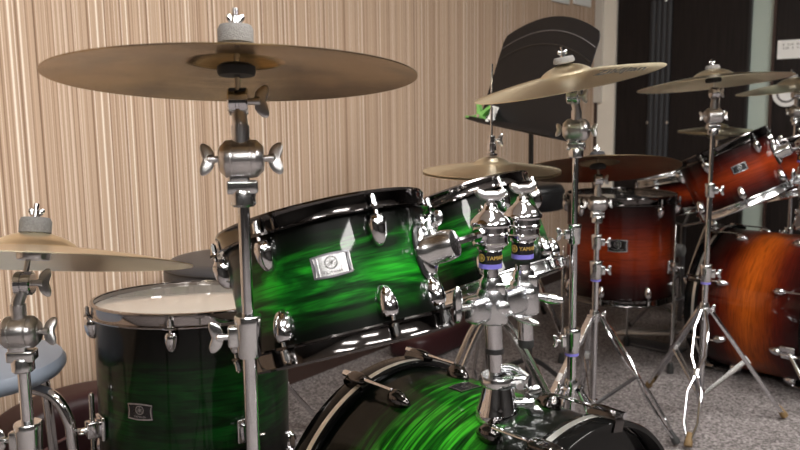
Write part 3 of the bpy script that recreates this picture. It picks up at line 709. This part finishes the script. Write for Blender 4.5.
# ------------------------------------------------------------------ tom holder (twin clamps on the bass drum)
TD = V((.73, .68, 0)).normalized()
HB = V((.149, 1.160, .5310))
def zat(y, d): return HC-d*(math.sin(PITCH)+(y-225)/FPX*math.cos(PITCH))
def tom_holder(label):
    t = thing('tom_holder', label, 'tom holder', MX.Translation(HB))
    p = V((HB.x, HB.y, 0)); at = lambda z, o=0.: V((p.x-(z-HB.z)*.055, p.y, z))+TD*o
    d = 1.215; b0 = HB.z
    m = MB()   # flared cup on the shell
    m.lathe([(0, -.004), (.034, -.004), (.0345, .002), (.0335, .012), (.0305, .018), (.0275, .030), (.0245, .042), (.023, .050), (.0245, .052), (.0245, .058), (.019, .060), (0, .060)], MX.Translation(HB), 36)
    cup = m.build('base_cup', M['chrome'], t)
    m = MB(); T = MX.Translation(HB+V((0, 0, .050))); m.lathe([(.014, 0), (.0275, 0), (.0285, .003), (.0285, .012), (.0265, .016), (.014, .016)], T, 32, close=True)
    m.box(.030, .018, .020, frame(HB+V((.030, -.004, .056)), (0, 0, 1), (1, -.3, 0)), .004)
    m.tube(smoothpath([HB+V((.0, .026, .068)), HB+V((.026, .018, .070)), HB+V((.046, -.002, .060))], 5), .006, 10)
    cr = m.build('clamp_ring', M['cast'], t); m = MB(); m.tube([HB+V((.030, -.026, .055)), HB+V((.030, -.012, .055))], .0055, 12); m.build('clamp_screw', M['satin'], cr)
    m = MB(); W = frame(HB+V((.040, -.006, .022)), (1, -.15, .1), (0, 0, 1)); m.tube([W @ V((0, 0, -.018)), W @ V((0, 0, .010))], .0085, 14); m.wing(W, .052, .024, .0065, .010, .014); m.build('wing_bolt', M['cast'], t)
    # main post
    zc = zat(347, d)
    tube_seg(t, at(b0+.05), at(zc+.01), .0108, 'post'); 
    m = MB(); m.lathe([(.009, -.006), (.0145, -.006), (.0145, .002), (.009, .002)], MX.Translation(at(zc)), 24, close=True); m.build('memory_ring', M['black'], t)
    tube_seg(t, at(zc), at(zat(300, d)), .0135, 'post')
    # second pipe's lower end
    o2 = .078; d2 = d+.045
    tube_seg(t, at(zat(341, d2), o2), at(zat(262, d2), o2), .0122, 'clamp_pipe'); tube_seg(t, at(zat(318, d)), at(zat(262, d)), .0118, 'clamp_pipe')
    m = MB(); m.lathe([(0, -.010), (.0115, -.010), (.0128, -.006), (.0128, .003), (0, .003)], MX.Translation(at(zat(341, d2), o2)), 22); m.build('pipe_cap', M['rubber'], t)
    # twin clamp block
    zb = zat(302, d); m = MB(); X = frame(at(zb, .039), (0, 0, 1), TD)
    for o in (-.039, .039): m.lathe([(.010, -.027), (.0225, -.027), (.0245, -.023), (.0245, .018), (.0215, .026), (.010, .026)], X @ MX.Translation((o, 0, 0)), 30, close=True)
    m.box(.078, .040, .042, X, .010); m.box(.044, .030, .040, X @ MX.Translation((-.070, .0, -.002)), .010)
    m.lathe([(0, 0), (.0095, 0), (.0095, .010), (.006, .012), (0, .012)], frame(at(zb+.002, .0)+V((.012, -.0225, 0)), (.2, -1, .1)), 18)
    m.lathe([(0, 0), (.0085, 0), (.0085, .008), (.005, .010), (0, .010)], frame(at(zb+.010, .078)+V((.004, -.0235, 0)), (.2, -1, .1)), 6)
    m.build('clamp_block', M['pearl'], t)
    for o in (0, .078):
        m = MB(); m.lathe([(.0115, 0), (.018, 0), (.0185, .010), (.015, .020), (.0115, .020)], MX.Translation(at(zb+.024, o)), 24, close=True); m.box(.014, .012, .018, MX.Translation(at(zb+.028, o)+V((.012, -.014, 0))), .002)
        m.build('pipe_collar', M['cast'], t)
    w = MB(); W = frame(at(zb+.006, -.052), (-1, -.5, 0), (0, 0, 1)); w.tube([W @ V((0, 0, -.01)), W @ V((0, 0, .014))], .005, 10); w.blob(W @ MX.Translation((.012, 0, .020)), .022, .006, .008); w.blob(W @ MX.Translation((-.008, 0, .020)), .014, .006, .007)
    w.build('wing_bolt', M['cast'], t)
    w = MB(); W = frame(at(zb-.004, .104), (1, -.35, -.1), (0, 0, 1)); w.tube([W @ V((0, 0, -.012)), W @ V((0, 0, .012))], .0065, 10); w.blob(W @ MX.Translation((0, 0, .026)), .0085, .008, .022); w.build('wing_bolt', M['cast'], t)
    w = MB(); W = frame(at(zb-.020, .034)+V((.01, -.02, 0)), (.8, -.5, -.15), (0, 0, 1)); w.blob(W @ MX.Translation((0, 0, .018)), .006, .006, .022); w.build('wing_bolt', M['cast'], t)
    # ball clamps
    for o, dd, tgt, yw in ((0, d, RODS[0], 0), (.078, d2, RODS[1], .4)):
        zt = zb+.040
        z0 = {0: zat(264, d), .078: zat(256, d2)}[o]
        h = V((0, 0, 1)); B = at(z0, o)
        m = MB(); m.lathe([(.010, 0), (.0178, 0), (.0178, .007), (.010, .007)], MX.Translation(B), 28, close=True); m.build('pipe_ring', M['purple'], t)
        m = MB(); m.lathe([(.010, .007), (.0175, .007), (.0175, .026), (.010, .026)], MX.Translation(B), 28, close=True); bd = m.build('printed_band', M['badgeblack'], t)
        e = MB(); fn = bender(.0176, .55, 0, MX.Translation(B)); text_mesh(e, 'YAMAHA', .0085, .0003, lambda q: fn(V((q.x, q.y+.0165, q.z)))); emblem(e, lambda q: fn(V((q.x-.0265, q.y+.0165, q.z))), .006, 0); e.build('printed_name', M['gold'], bd, smooth=0)
        body = [(.012, .024), (.0180, .026), (.0205, .029), (.0205, .032), (.0265, .035), (.0275, .038), (.0260, .040), (.0260, .048), (.0280, .050), (.0280, .053), (.0262, .055), (.0262, .062), (.0300, .064), (.0306, .067), (.0298, .070), (.0235, .078), (.0150, .085), (.0105, .091), (.0095, .096), (.0075, .098), (0, .098)]
        m = MB(); m.lathe(body, MX.Translation(B), 40)
        m.build('ball_clamp', M['chrome'], t, smooth=30)
        m = MB(); Wn = frame(B+V((0, 0, .096)), (0, 0, 1), (1, yw, 0)); m.tube([Wn @ V((0, 0, -.006)), Wn @ V((0, 0, .010))], .006, 12)
        m.blob(Wn @ MX.Translation((.0, 0, .013)), .020, .0075, .0080, 20, 10, .9); m.blob(Wn @ MX.Translation((-.014, 0, .015)) @ MX.Rotation(-1.0, 4, 'Y'), .007, .0060, .0115); m.blob(Wn @ MX.Translation((.014, 0, .015)) @ MX.Rotation(1.0, 4, 'Y'), .007, .0060, .0115)
        m.build('wing_nut', M['satin'], t)
        ball = B+V((0, 0, .055)); m = MB(); dr = (tgt-ball).normalized()
        m.lathe([(0, 0), (.0125, 0), (.0125, .010), (.010, .014), (0, .014)], frame(ball+dr*.020, dr), 20); m.tube([ball+dr*.018, tgt], .0055, 6)
        m.build('tom_arm', M['chrome'], t, smooth=30)
    return t
a70 = R(60); RODS = [G_TOM @ V(((.1505+.030)*math.sin(a70), -(.1505+.030)*math.cos(a70), -.082)), None]
a14 = R(14); RODS[1] = G_TOM2 @ V(((.1535+.030)*math.sin(a14), -(.1535+.030)*math.cos(a14), -.095))
th = tom_holder('chrome double tom holder with two ball clamps on top of the green bass drum')
rh = copy_tree(th); rh['label'] = 'chrome tom holder at the right edge on the amber bass drum'; rh.location = HB+DR+V((.020, -.008, .043))

# ------------------------------------------------------------------ seats
def tripod_seat(name, label, c, ztop, rad, th_, mat, az=(0, 120, 240), cat='drum throne', pip=None):
    x, y = c; t = thing(name, label, cat, MX.Translation((x, y, 0))); T = MX.Translation((x, y, ztop-th_))
    m = MB(); m.lathe([(0, .0), (rad*.86, .0), (rad*.95, .004), (rad*.995, th_*.25), (rad, th_*.55), (rad*.97, th_*.80), (rad*.90, th_*.93), (rad*.75, th_*.985), (0, th_)], T, 64)
    s = m.build('seat', mat, t)
    m = MB(); m.lathe([(rad*.985, th_*.66), (rad*1.0, th_*.68), (rad*1.0, th_*.72), (rad*.98, th_*.74)], T, 64); m.build('piping', M['black'], s)
    tube_seg(t, (x, y, .16), (x, y, ztop-th_), .014, 'post'); tube_seg(t, (x, y, .10), (x, y, .36), .018, 'post')
    m = MB(); m.box(.12, .10, .008, MX.Translation((x, y, ztop-th_-.004)), .003); m.build('seat_plate', M['dkmetal'], t)
    for a in az:
        d = V((math.sin(R(a)), -math.cos(R(a)), 0)); leg_parts(t, V((x, y, .34))+d*.024, V((x, y, .014))+d*.27, 'flat', 'rubber', V((x, y, .14))+d*.02)
    return t
tripod_seat('drum_throne', 'round charcoal drum throne seat between the green floor tom and striped wall', (-.485, 2.24), .592, .200, .085, M['vinyl'])
tripod_seat('drum_throne', 'round black drum throne seat behind the second green tom and music stand pole', (.570, 3.50), .680, .172, .120, M['blackvinyl'], (30, 150, 270))
# grey-blue stool with bent tube legs
sx, sy = -.885, 1.56
st = thing('stool', 'round grey-blue padded stool with bent chrome legs at the left edge', 'stool', MX.Translation((sx, sy, 0)))
m = MB(); m.lathe([(0, .462), (.150, .462), (.166, .466), (.175, .478), (.175, .488), (.168, .500), (.150, .506), (0, .508)], MX.Translation((sx, sy, 0)), 64); m.build('seat', M['bluevinyl'], st)
for a in (78, 168, 258, 348):
    d = V((math.sin(R(a)), -math.cos(R(a)), 0)); c0 = V((sx, sy, 0))
    pts = [c0+d*.03+V((0, 0, .452)), c0+d*.12+V((0, 0, .450)), c0+d*.178+V((0, 0, .437)), c0+d*.208+V((0, 0, .392)), c0+d*.216+V((0, 0, .32)), c0+d*.232+V((0, 0, .02))]
    m = MB(); m.tube(smoothpath(pts, 6), .0115, 16); lg = m.build('leg', M['chrome'], st)
    m = MB(); m.lathe([(0, 0), (.015, 0), (.015, .022), (.012, .028), (0, .028)], MX.Translation(pts[-1]-V((0, 0, .018))), 18); m.build('rubber_foot', M['rubber'], lg)
m = MB(); m.lathe([(.208, -.007), (.215, -.007), (.219, 0), (.215, .007), (.208, .007), (.204, 0)], MX.Translation((sx, sy, .17)), 48, close=True); m.build('foot_ring', M['chrome'], st)
# maroon padded bag behind the stool
bx_, by_ = -.895, 1.985
def bagshape(p): return V((p.x, p.y, p.z*(1+.10*math.cos(p.x*14+.8))+.012*math.sin(p.x*11)))
m = MB(); BTm = MX.Translation((bx_, by_, .137)) @ MX.Rotation(R(52.2), 4, 'Z'); m.blob(BTm, .20, .08, .132, 40, 24, .45, bagshape)
bg = thing('gear_bag', 'dark maroon padded bag on the floor behind the grey-blue stool', 'bag', MX.Translation((bx_, by_, 0))); bb = m.build('bag_body', M['maroon'], bg)
m = MB(); m.tube(smoothpath([BTm @ V((-.18, -.080, .01)), BTm @ V((-.07, -.081, .045)), BTm @ V((.05, -.081, .055)), BTm @ V((.18, -.079, .02))], 8), .004, 8); m.build('piping', M['piping'], bb)
m = MB(); BT2 = MX.Translation((.14, 3.22, .055)) @ MX.Rotation(R(52), 4, 'Z'); m.blob(BT2, .22, .10, .055, 36, 18, .4)
b2 = tag(m.build('gear_bag', M['maroon'], None), 'low dark maroon form on the carpet behind the green bass drum and rack tom', 'bag')  # rounded maroon form filling a dark area of the floor

# ------------------------------------------------------------------ music stand
yaw, tl, ro = -1.256, .293, -.075; K = 1.22
O = V((.35, 2.064, 0))*K; O.z = .979+.087*K
ex = V((math.cos(yaw), math.sin(yaw), 0)); back = V((0, 0, 1)).cross(ex); ey = V((0, 0, 1))*math.cos(tl)+back*math.sin(tl)
e1 = ex*math.cos(ro)+ey*math.sin(ro); e2 = ey*math.cos(ro)-ex*math.sin(ro); nz = e1.cross(e2)
DT = MX(((e1.x, e2.x, nz.x, O.x), (e1.y, e2.y, nz.y, O.y), (e1.z, e2.z, nz.z, O.z), (0, 0, 0, 1)))
w, h = .525*K, .256*K
ms = thing('music_stand', 'black music stand with arched desk behind the signed crash cymbal', 'music stand', MX.Translation((.430, 2.55, 0)))
def archy(x, dy=0): return h/2+.060*(1-(2*x/w)**2)+dy
pl = [(-w/2, -h/2), (w/2, -h/2)]+[(w/2-.0, archy(w/2)-.02), (w/2-.006, archy(w/2)-.006)]+[(x, archy(x)) for x in [w/2*(1-.05)-i*(w*.95)/20 for i in range(21)]]+[(-w/2+.006, archy(w/2)-.006), (-w/2, archy(w/2)-.02)]
m = MB(); m.prism(pl, -.0012, .0012, DT); 
m.box(w, .0024, .055, DT @ MX.Translation((0, -h/2, .0275)))
m.box(w, .012, .0024, DT @ MX.Translation((0, -h/2+.005, .055)))
dk = m.build('desk', M['desk'], ms, smooth=25)
for dy, mm, rr in ((-.045, 'deskline', .0014), (-.088, 'black', .0022)):
    m = MB(); m.tube([DT @ V((x, archy(x, dy), .0014)) for x in [(-w/2+.006)+i*(w-.012)/24 for i in range(25)]], rr, 8); m.build('desk_crease', M[mm], dk)
pb = V((.430, 2.55, 0)); 
mm_ = MB(); cpt = DT @ V((0, -.02, -.02)); mm_.tube([pb+V((0, 0, .50)), V((pb.x, pb.y, cpt.z-.10)), cpt], .0085, 14); mm_.build('pole', M['black'], ms)
tube_seg(ms, pb+V((0, 0, .05)), pb+V((0, 0, .60)), .0125, 'pole', 'black')
m = MB(); m.box(.10, .06, .03, DT @ MX.Translation((0, -.02, -.018)), .004); m.build('desk_bracket', M['black'], ms)
for a in (20, 140, 260):
    d = V((math.sin(R(a)), -math.cos(R(a)), 0)); m = MB(); m.tube(smoothpath([pb+V((0, 0, .17)), pb+d*.10+V((0, 0, .12)), pb+d*.26+V((0, 0, .012))], 5), .009, 8, flat=.5, up=d.cross(V((0, 0, 1)))); lg = m.build('leg', M['black'], ms)
    m = MB(); m.blob(MX.Translation(pb+d*.26+V((0, 0, .012))), .014, .014, .012); m.build('rubber_foot', M['rubber'], lg)
def clip(label, u, mat, sc, rz):
    T = DT @ MX.Translation((-w/2+u, -h/2+.0015, .028)) @ MX.Rotation(rz, 4, 'Y')
    t = thing('spring_clip', label, 'clip', T, 'page clips on the music stand tray')
    k = dict(world=False)
    m = MB(); m.prism([(-.045*sc, .002), (-.020*sc, .002), (.006*sc, .010*sc), (.032*sc, .046*sc), (.026*sc, .050*sc), (.0, .022*sc), (-.020*sc, .010*sc), (-.045*sc, .007)], -.008*sc, .008*sc); m.build('jaw', mat, t, **k)
    m = MB(); m.prism([(.045*sc, .002), (.018*sc, .002), (-.006*sc, .012*sc), (-.020*sc, .044*sc), (-.014*sc, .048*sc), (.004*sc, .024*sc), (.020*sc, .012*sc), (.045*sc, .006)], -.007*sc, .007*sc); m.build('jaw', mat, t, **k)
    m = MB(); m.tube([V((0, .014*sc, -.011*sc)), V((0, .014*sc, .011*sc))], .005*sc, 14); m.build('spring', M['chrome'], t, **k)
clip('pale green spring clip on the left end of the music stand tray', .058, M['greenclip'], 1.25, .5)
clip('white spring clip on the tray, just right of the green one', .155, M['white'], 1.25, 2.6)

# ------------------------------------------------------------------ bass pedal of the red kit
pp = thing('bass_drum_pedal', 'grey metal kick pedal on the floor behind the red floor tom', 'pedal', MX.Translation((1.13, 3.12, 0)))
PT = frame(V((1.13, 3.12, 0)), (0, 0, 1), (-.68, .73, 0))
m = MB(); m.box(.30, .10, .010, PT @ MX.Translation((.12, 0, .010)), .003); m.build('base_plate', M['dkmetal'], pp)
m = MB(); m.box(.28, .085, .010, PT @ MX.Translation((.13, 0, .060)) @ MX.Rotation(-.20, 4, 'Y').inverted(), .003); m.build('footboard', M['satin'], pp)
for s in (-1, 1):
    m = MB(); m.tube([PT @ V((-.02, s*.055, .01)), PT @ V((-.02, s*.055, .24))], .007, 12); m.build('upright', M['cast'], pp)
m = MB(); m.tube([PT @ V((-.02, -.06, .235)), PT @ V((-.02, .06, .235))], .007, 12); m.build('axle', M['chrome'], pp)
m = MB(); m.tube([PT @ V((-.02, 0, .235)), PT @ V((-.0, 0, .42))], .004, 10); bt = m.build('beater_rod', M['chrome'], pp)
m = MB(); m.lathe([(0, -.022), (.022, -.022), (.026, -.012), (.026, .012), (.022, .022), (0, .022)], frame(PT @ V((0, 0, .43)), (-.68, .73, 0)), 24); m.build('beater', M['felt'], bt)
# snare stand
ss = thing('snare_stand', 'black and chrome snare stand under the white-headed snare', 'snare stand', MX.Translation((1.22, 3.32, 0)))
sb = V((1.22, 3.32, 0)); tube_seg(ss, sb+V((0, 0, .08)), sb+V((0, 0, .50)), .011, 'tube', 'dkmetal')
for a in (30, 150, 225):
    d = V((math.sin(R(a)), -math.cos(R(a)), 0)); leg_parts(ss, sb+V((0, 0, .28))+d*.02, sb+V((0, 0, .014))+d*.24, 'flat', 'rubber', sb+V((0, 0, .10))+d*.015)
    m = MB(); m.tube(smoothpath([sb+V((0, 0, .50)), sb+d*.10+V((0, 0, .53)), sb+d*.198+V((0, 0, .565)), sb+d*.205+V((0, 0, .60))], 4), .006, 10); m.build('basket_arm', M['chrome'], ss)

# ------------------------------------------------------------------ the room
WA = V((-.40, 2.83, 0)); AD = V((math.sin(R(37.8)), math.cos(R(37.8)), 0)); BD = V((AD.y, -AD.x, 0))   # along the striped wall; along the far wall
def hit(px, p0, dr):      # where the vertical plane p0+s*dr is met by the view through column px at the horizon
    r = ray(px, 112); den = r.x*dr.y-r.y*dr.x; k = ((p0.x-CAM.x)*dr.y-(p0.y-CAM.y)*dr.x)/den; q = CAM+r*k; return (q-p0).dot(dr)
sA = hit(597.5, WA, AD); CO = WA+AD*sA                    # corner
LA, LB, HT = 8.5, 6.5, 2.55
def wallbox(name, o, dr, L, h0, h1, th_, mat, off=0.):
    """slab whose face lies on the line, thickness going away from the room"""
    ob = MB(); ob.box(L, th_, h1-h0, MX.Identity(4), 0, (L/2, th_/2, (h1+h0)/2))
    r = ob.build(name, mat, None, smooth=0)
    nrm = V((-dr.y, dr.x, 0)); r.matrix_world = MX(((dr.x, nrm.x, 0, o.x+nrm.x*off), (dr.y, nrm.y, 0, o.y+nrm.y*off), (0, 0, 1, 0), (0, 0, 0, 1)))
    return struct(r)
wallbox('wall_left', CO-AD*LA, AD, LA+.10, 0, HT, .10, M['stripes'])
sB = lambda px: hit(px, CO, BD)
wallbox('wall_far', CO-BD*.1, BD, LB+.2, 0, HT, .10, M['darkwood'])
wallbox('wall_right', CO+BD*LB, -AD, LA, 0, HT, .10, M['darkwall'])
wallbox('wall_back', CO+BD*LB-AD*LA, -BD, LB, 0, HT, .10, M['darkwall'])
m = MB(); m.box(LB+.3, LA+.3, .10, MX.Identity(4)); fl = m.build('floor', M['carpet'], None, smooth=0)
mid = CO+BD*LB/2-AD*LA/2; RZ = MX(((BD.x, AD.x, 0, mid.x), (BD.y, AD.y, 0, mid.y), (0, 0, 1, -.05), (0, 0, 0, 1))); fl.matrix_world = RZ; struct(fl)
m = MB(); m.box(LB+.3, LA+.3, .10, MX.Identity(4)); ce = m.build('ceiling', M['ceil'], None, smooth=0); c_ = RZ.copy(); c_[2][3] = HT+.05; ce.matrix_world = c_; struct(ce)
wallbox('baseboard_left', CO-AD*LA, AD, LA, 0, .075, .012, M['baseboard'], -.012)
# far wall: beige column, duct cover, black door leaves, hinge guard, glass strip, door with sign
def onB(a, b, h0, h1, th_, mat, name, off): return wallbox(name, CO+BD*a, BD, b-a, h0, h1, th_, mat, off)
onB(.002, sB(617), 0, HT, .05, M['column'], 'trim_1', -.05)
zt = atd(603, 103, (CO-CAM).length*.985).z
onB(.004, sB(606)*.9, zt, HT, .03, M['cream'], 'trim_2', -.08)
wallbox('trim_3', CO-AD*.055, AD, .05, 0, HT, .02, M['baseboard'], -.02)
onB(sB(618), sB(746), 0, 2.2, .035, M['darkwood'], 'door_1', -.035)
onB(sB(749), sB(770), 0, 2.2, .02, M['glass'], 'window_1', -.02)
onB(sB(746)+.001, sB(749)-.001, 0, 2.22, .045, M['black'], 'trim_4', -.045)
onB(sB(770)+.001, sB(773.5)-.001, 0, 2.22, .045, M['baseboard'], 'trim_5', -.045)
d2 = onB(sB(773.5), sB(773.5)+.95, 0, 2.2, .035, M['darkwood'], 'door_2', -.035)
g0, g1 = sB(650), sB(671)
m = MB(); wg = g1-g0
pts = []
for i in range(33):
    u = i/32; pts.append((u*wg, -.014-.005*abs(math.sin(u*PI*4))))
GT = atd(660, 7, (CO+BD*g0-CAM).dot(F_)).z
m.prism([(0, 0)]+pts+[(wg, 0)], .35, GT)
gd = m.build('trim_6', M['guard'], None, smooth=0); o = CO+BD*g0; nB = V((-BD.y, BD.x, 0)); gd.matrix_world = MX(((BD.x, nB.x, 0, o.x-nB.x*.0355), (BD.y, nB.y, 0, o.y-nB.y*.0355), (0, 0, 1, 0), (0, 0, 0, 1))); struct(gd)
m = MB(); m.tube([(wg*.72, -.01, GT-.01), (wg*.72, -.01, HT-.02)], .012, 12)
for z in (.92,):
    for u in (.04, .96): m.lathe([(0, 0), (.010, 0), (.008, .004), (0, .005)], MX.Translation((wg*u, -.014, z)) @ MX.Rotation(PI/2, 4, 'X'), 14)
gr_ = m.build('guard_rod', M['satin'], gd, world=False)
# sign and round plate on the right-hand door
def on_door(px, y0, y1, off=.037):
    s = sB(px); q = CO+BD*s; dd = (q-CAM).dot(F_); return s, atd(px, y0, dd+.05), atd(px, y1, dd+.05)
s0, pt, pb2 = on_door(777, 41, 58); dep = (pt-CAM).dot(F_)
sw = sB(822)-sB(777); sh = pt.z-pb2.z
SG = MX(((BD.x, nB.x, 0, 0), (BD.y, nB.y, 0, 0), (0, 0, 1, 0), (0, 0, 0, 1)))
q = CO+BD*(sB(775.5)); zt1 = atd(775.5, 44, (q-CAM).dot(F_)).z; zb1 = atd(775.5, 61.5, (q-CAM).dot(F_)).z
SG = MX(((BD.x, nB.x, 0, q.x-nB.x*.0362), (BD.y, nB.y, 0, q.y-nB.y*.0362), (0, 0, 1, zb1), (0, 0, 0, 1)))
sg = thing('door_sign', 'white paper sign with two small lines of print on the right-hand dark door', 'sign', SG)
hh = zt1-zb1; m = MB(); m.box(.30, .0015, hh, MX.Identity(4), 0, (.15, -.0008, hh/2)); pn = m.build('sign_panel', M['white'], sg, world=False, smooth=0)
m = MB()
for row, (zz, n_) in enumerate(((hh*.76, 22), (hh*.57, 16))):
    for i in range(n_):
        if random.random() < .12: continue
        x = .030+i*.0115; ww = random.uniform(.005, .009); zh = .009
        for s_ in range(3):
            if random.random() < .8: m.box(ww, .0006, .0016, MX.Identity(4), 0, (x, -.0019, zz+(s_-1)*.0036))
        m.box(.0016, .0006, zh, MX.Identity(4), 0, (x+random.uniform(-.002, .002), -.0019, zz))
m.build('print_lines', M['ink'], pn, world=False, smooth=0)
q = CO+BD*sB(787); zc = atd(786, 94, (q-CAM).dot(F_)).z
m = MB(); RT_ = MX(((BD.x, 0, -nB.x, q.x-nB.x*.0355), (BD.y, 0, -nB.y, q.y-nB.y*.0355), (0, 1, 0, zc), (0, 0, 0, 1)))
rg = thing('round_plate', 'round white ring plate on the right-hand door under the sign', 'door plate', RT_)
m.lathe([(0, 0), (.072, 0), (.070, .004), (0, .004)], MX.Identity(4), 48); rp = m.build('plate', M['white'], rg, world=False)
m = MB(); m.lathe([(.040, .004), (.050, .004), (.050, .0052), (.040, .0052)], MX.Identity(4), 48, close=True); m.build('dark_ring', M['dkmetal'], rp, world=False)
# light switches on the striped wall
nA = V((-AD.y, AD.x, 0))
for px0, px1, yb, lab in ((549, 566, 6.5, 'white wall switch plate above the music stand, left of the two'), (570.5, 587, 9, 'white wall switch plate above the music stand, right of the two')):
    a0, a1 = hit(px0, WA, AD), hit(px1, WA, AD); q = WA+AD*a0; zb2 = atd(px0, yb, (q-CAM).dot(F_)).z
    T = MX(((AD.x, nA.x, 0, q.x), (AD.y, nA.y, 0, q.y), (0, 0, 1, zb2), (0, 0, 0, 1)))
    t = thing('light_switch', lab, 'light switch', T); wd_ = a1-a0
    m = MB(); m.box(wd_, .012, .125, MX.Identity(4), .003, (wd_/2, -.0062, .0625)); pt_ = m.build('switch_plate', M['white'], t, world=False)
    m = MB(); m.box(wd_*.36, .004, .06, MX.Identity(4), .0015, (wd_/2, -.0138, .065)); m.build('rocker', M['white'], pt_, world=False)
# ceiling lights
EM = emit('fluorescent_panel', (1., .97, .93), 26.)
for i, (lx, ly) in enumerate(((-.55, -.95), (-.05, -2.3), (.95, -.35), (.35, .9), (1.95, 1.6), (2.9, .4), (1.5, -2.2))):
    p = V((lx, ly, 0)); T = MX(((BD.x, AD.x, 0, p.x), (BD.y, AD.y, 0, p.y), (0, 0, 1, HT-.001), (0, 0, 0, 1)))
    t = thing('ceiling_light', 'long fluorescent ceiling light panel in the practice room ceiling', 'ceiling light', T, 'fluorescent ceiling lights')
    m = MB(); m.box(.34, 1.26, .04, MX.Identity(4), .004, (0, 0, -.02)); fr = m.build('housing', M['white'], t, world=False)
    m = MB(); m.box(.28, 1.20, .006, MX.Identity(4), 0, (0, 0, -.0435)); m.build('diffuser', EM, t, world=False, smooth=0)
w_ = bpy.data.worlds.new('world'); SC.world = w_; w_.use_nodes = True
w_.node_tree.nodes['Background'].inputs[0].default_value = (.8, .8, .8, 1); w_.node_tree.nodes['Background'].inputs[1].default_value = .1
vs = SC.view_settings; vs.view_transform = 'Standard'; vs.look = 'None'; vs.exposure = .62; vs.gamma = 1; vs.use_curve_mapping = False
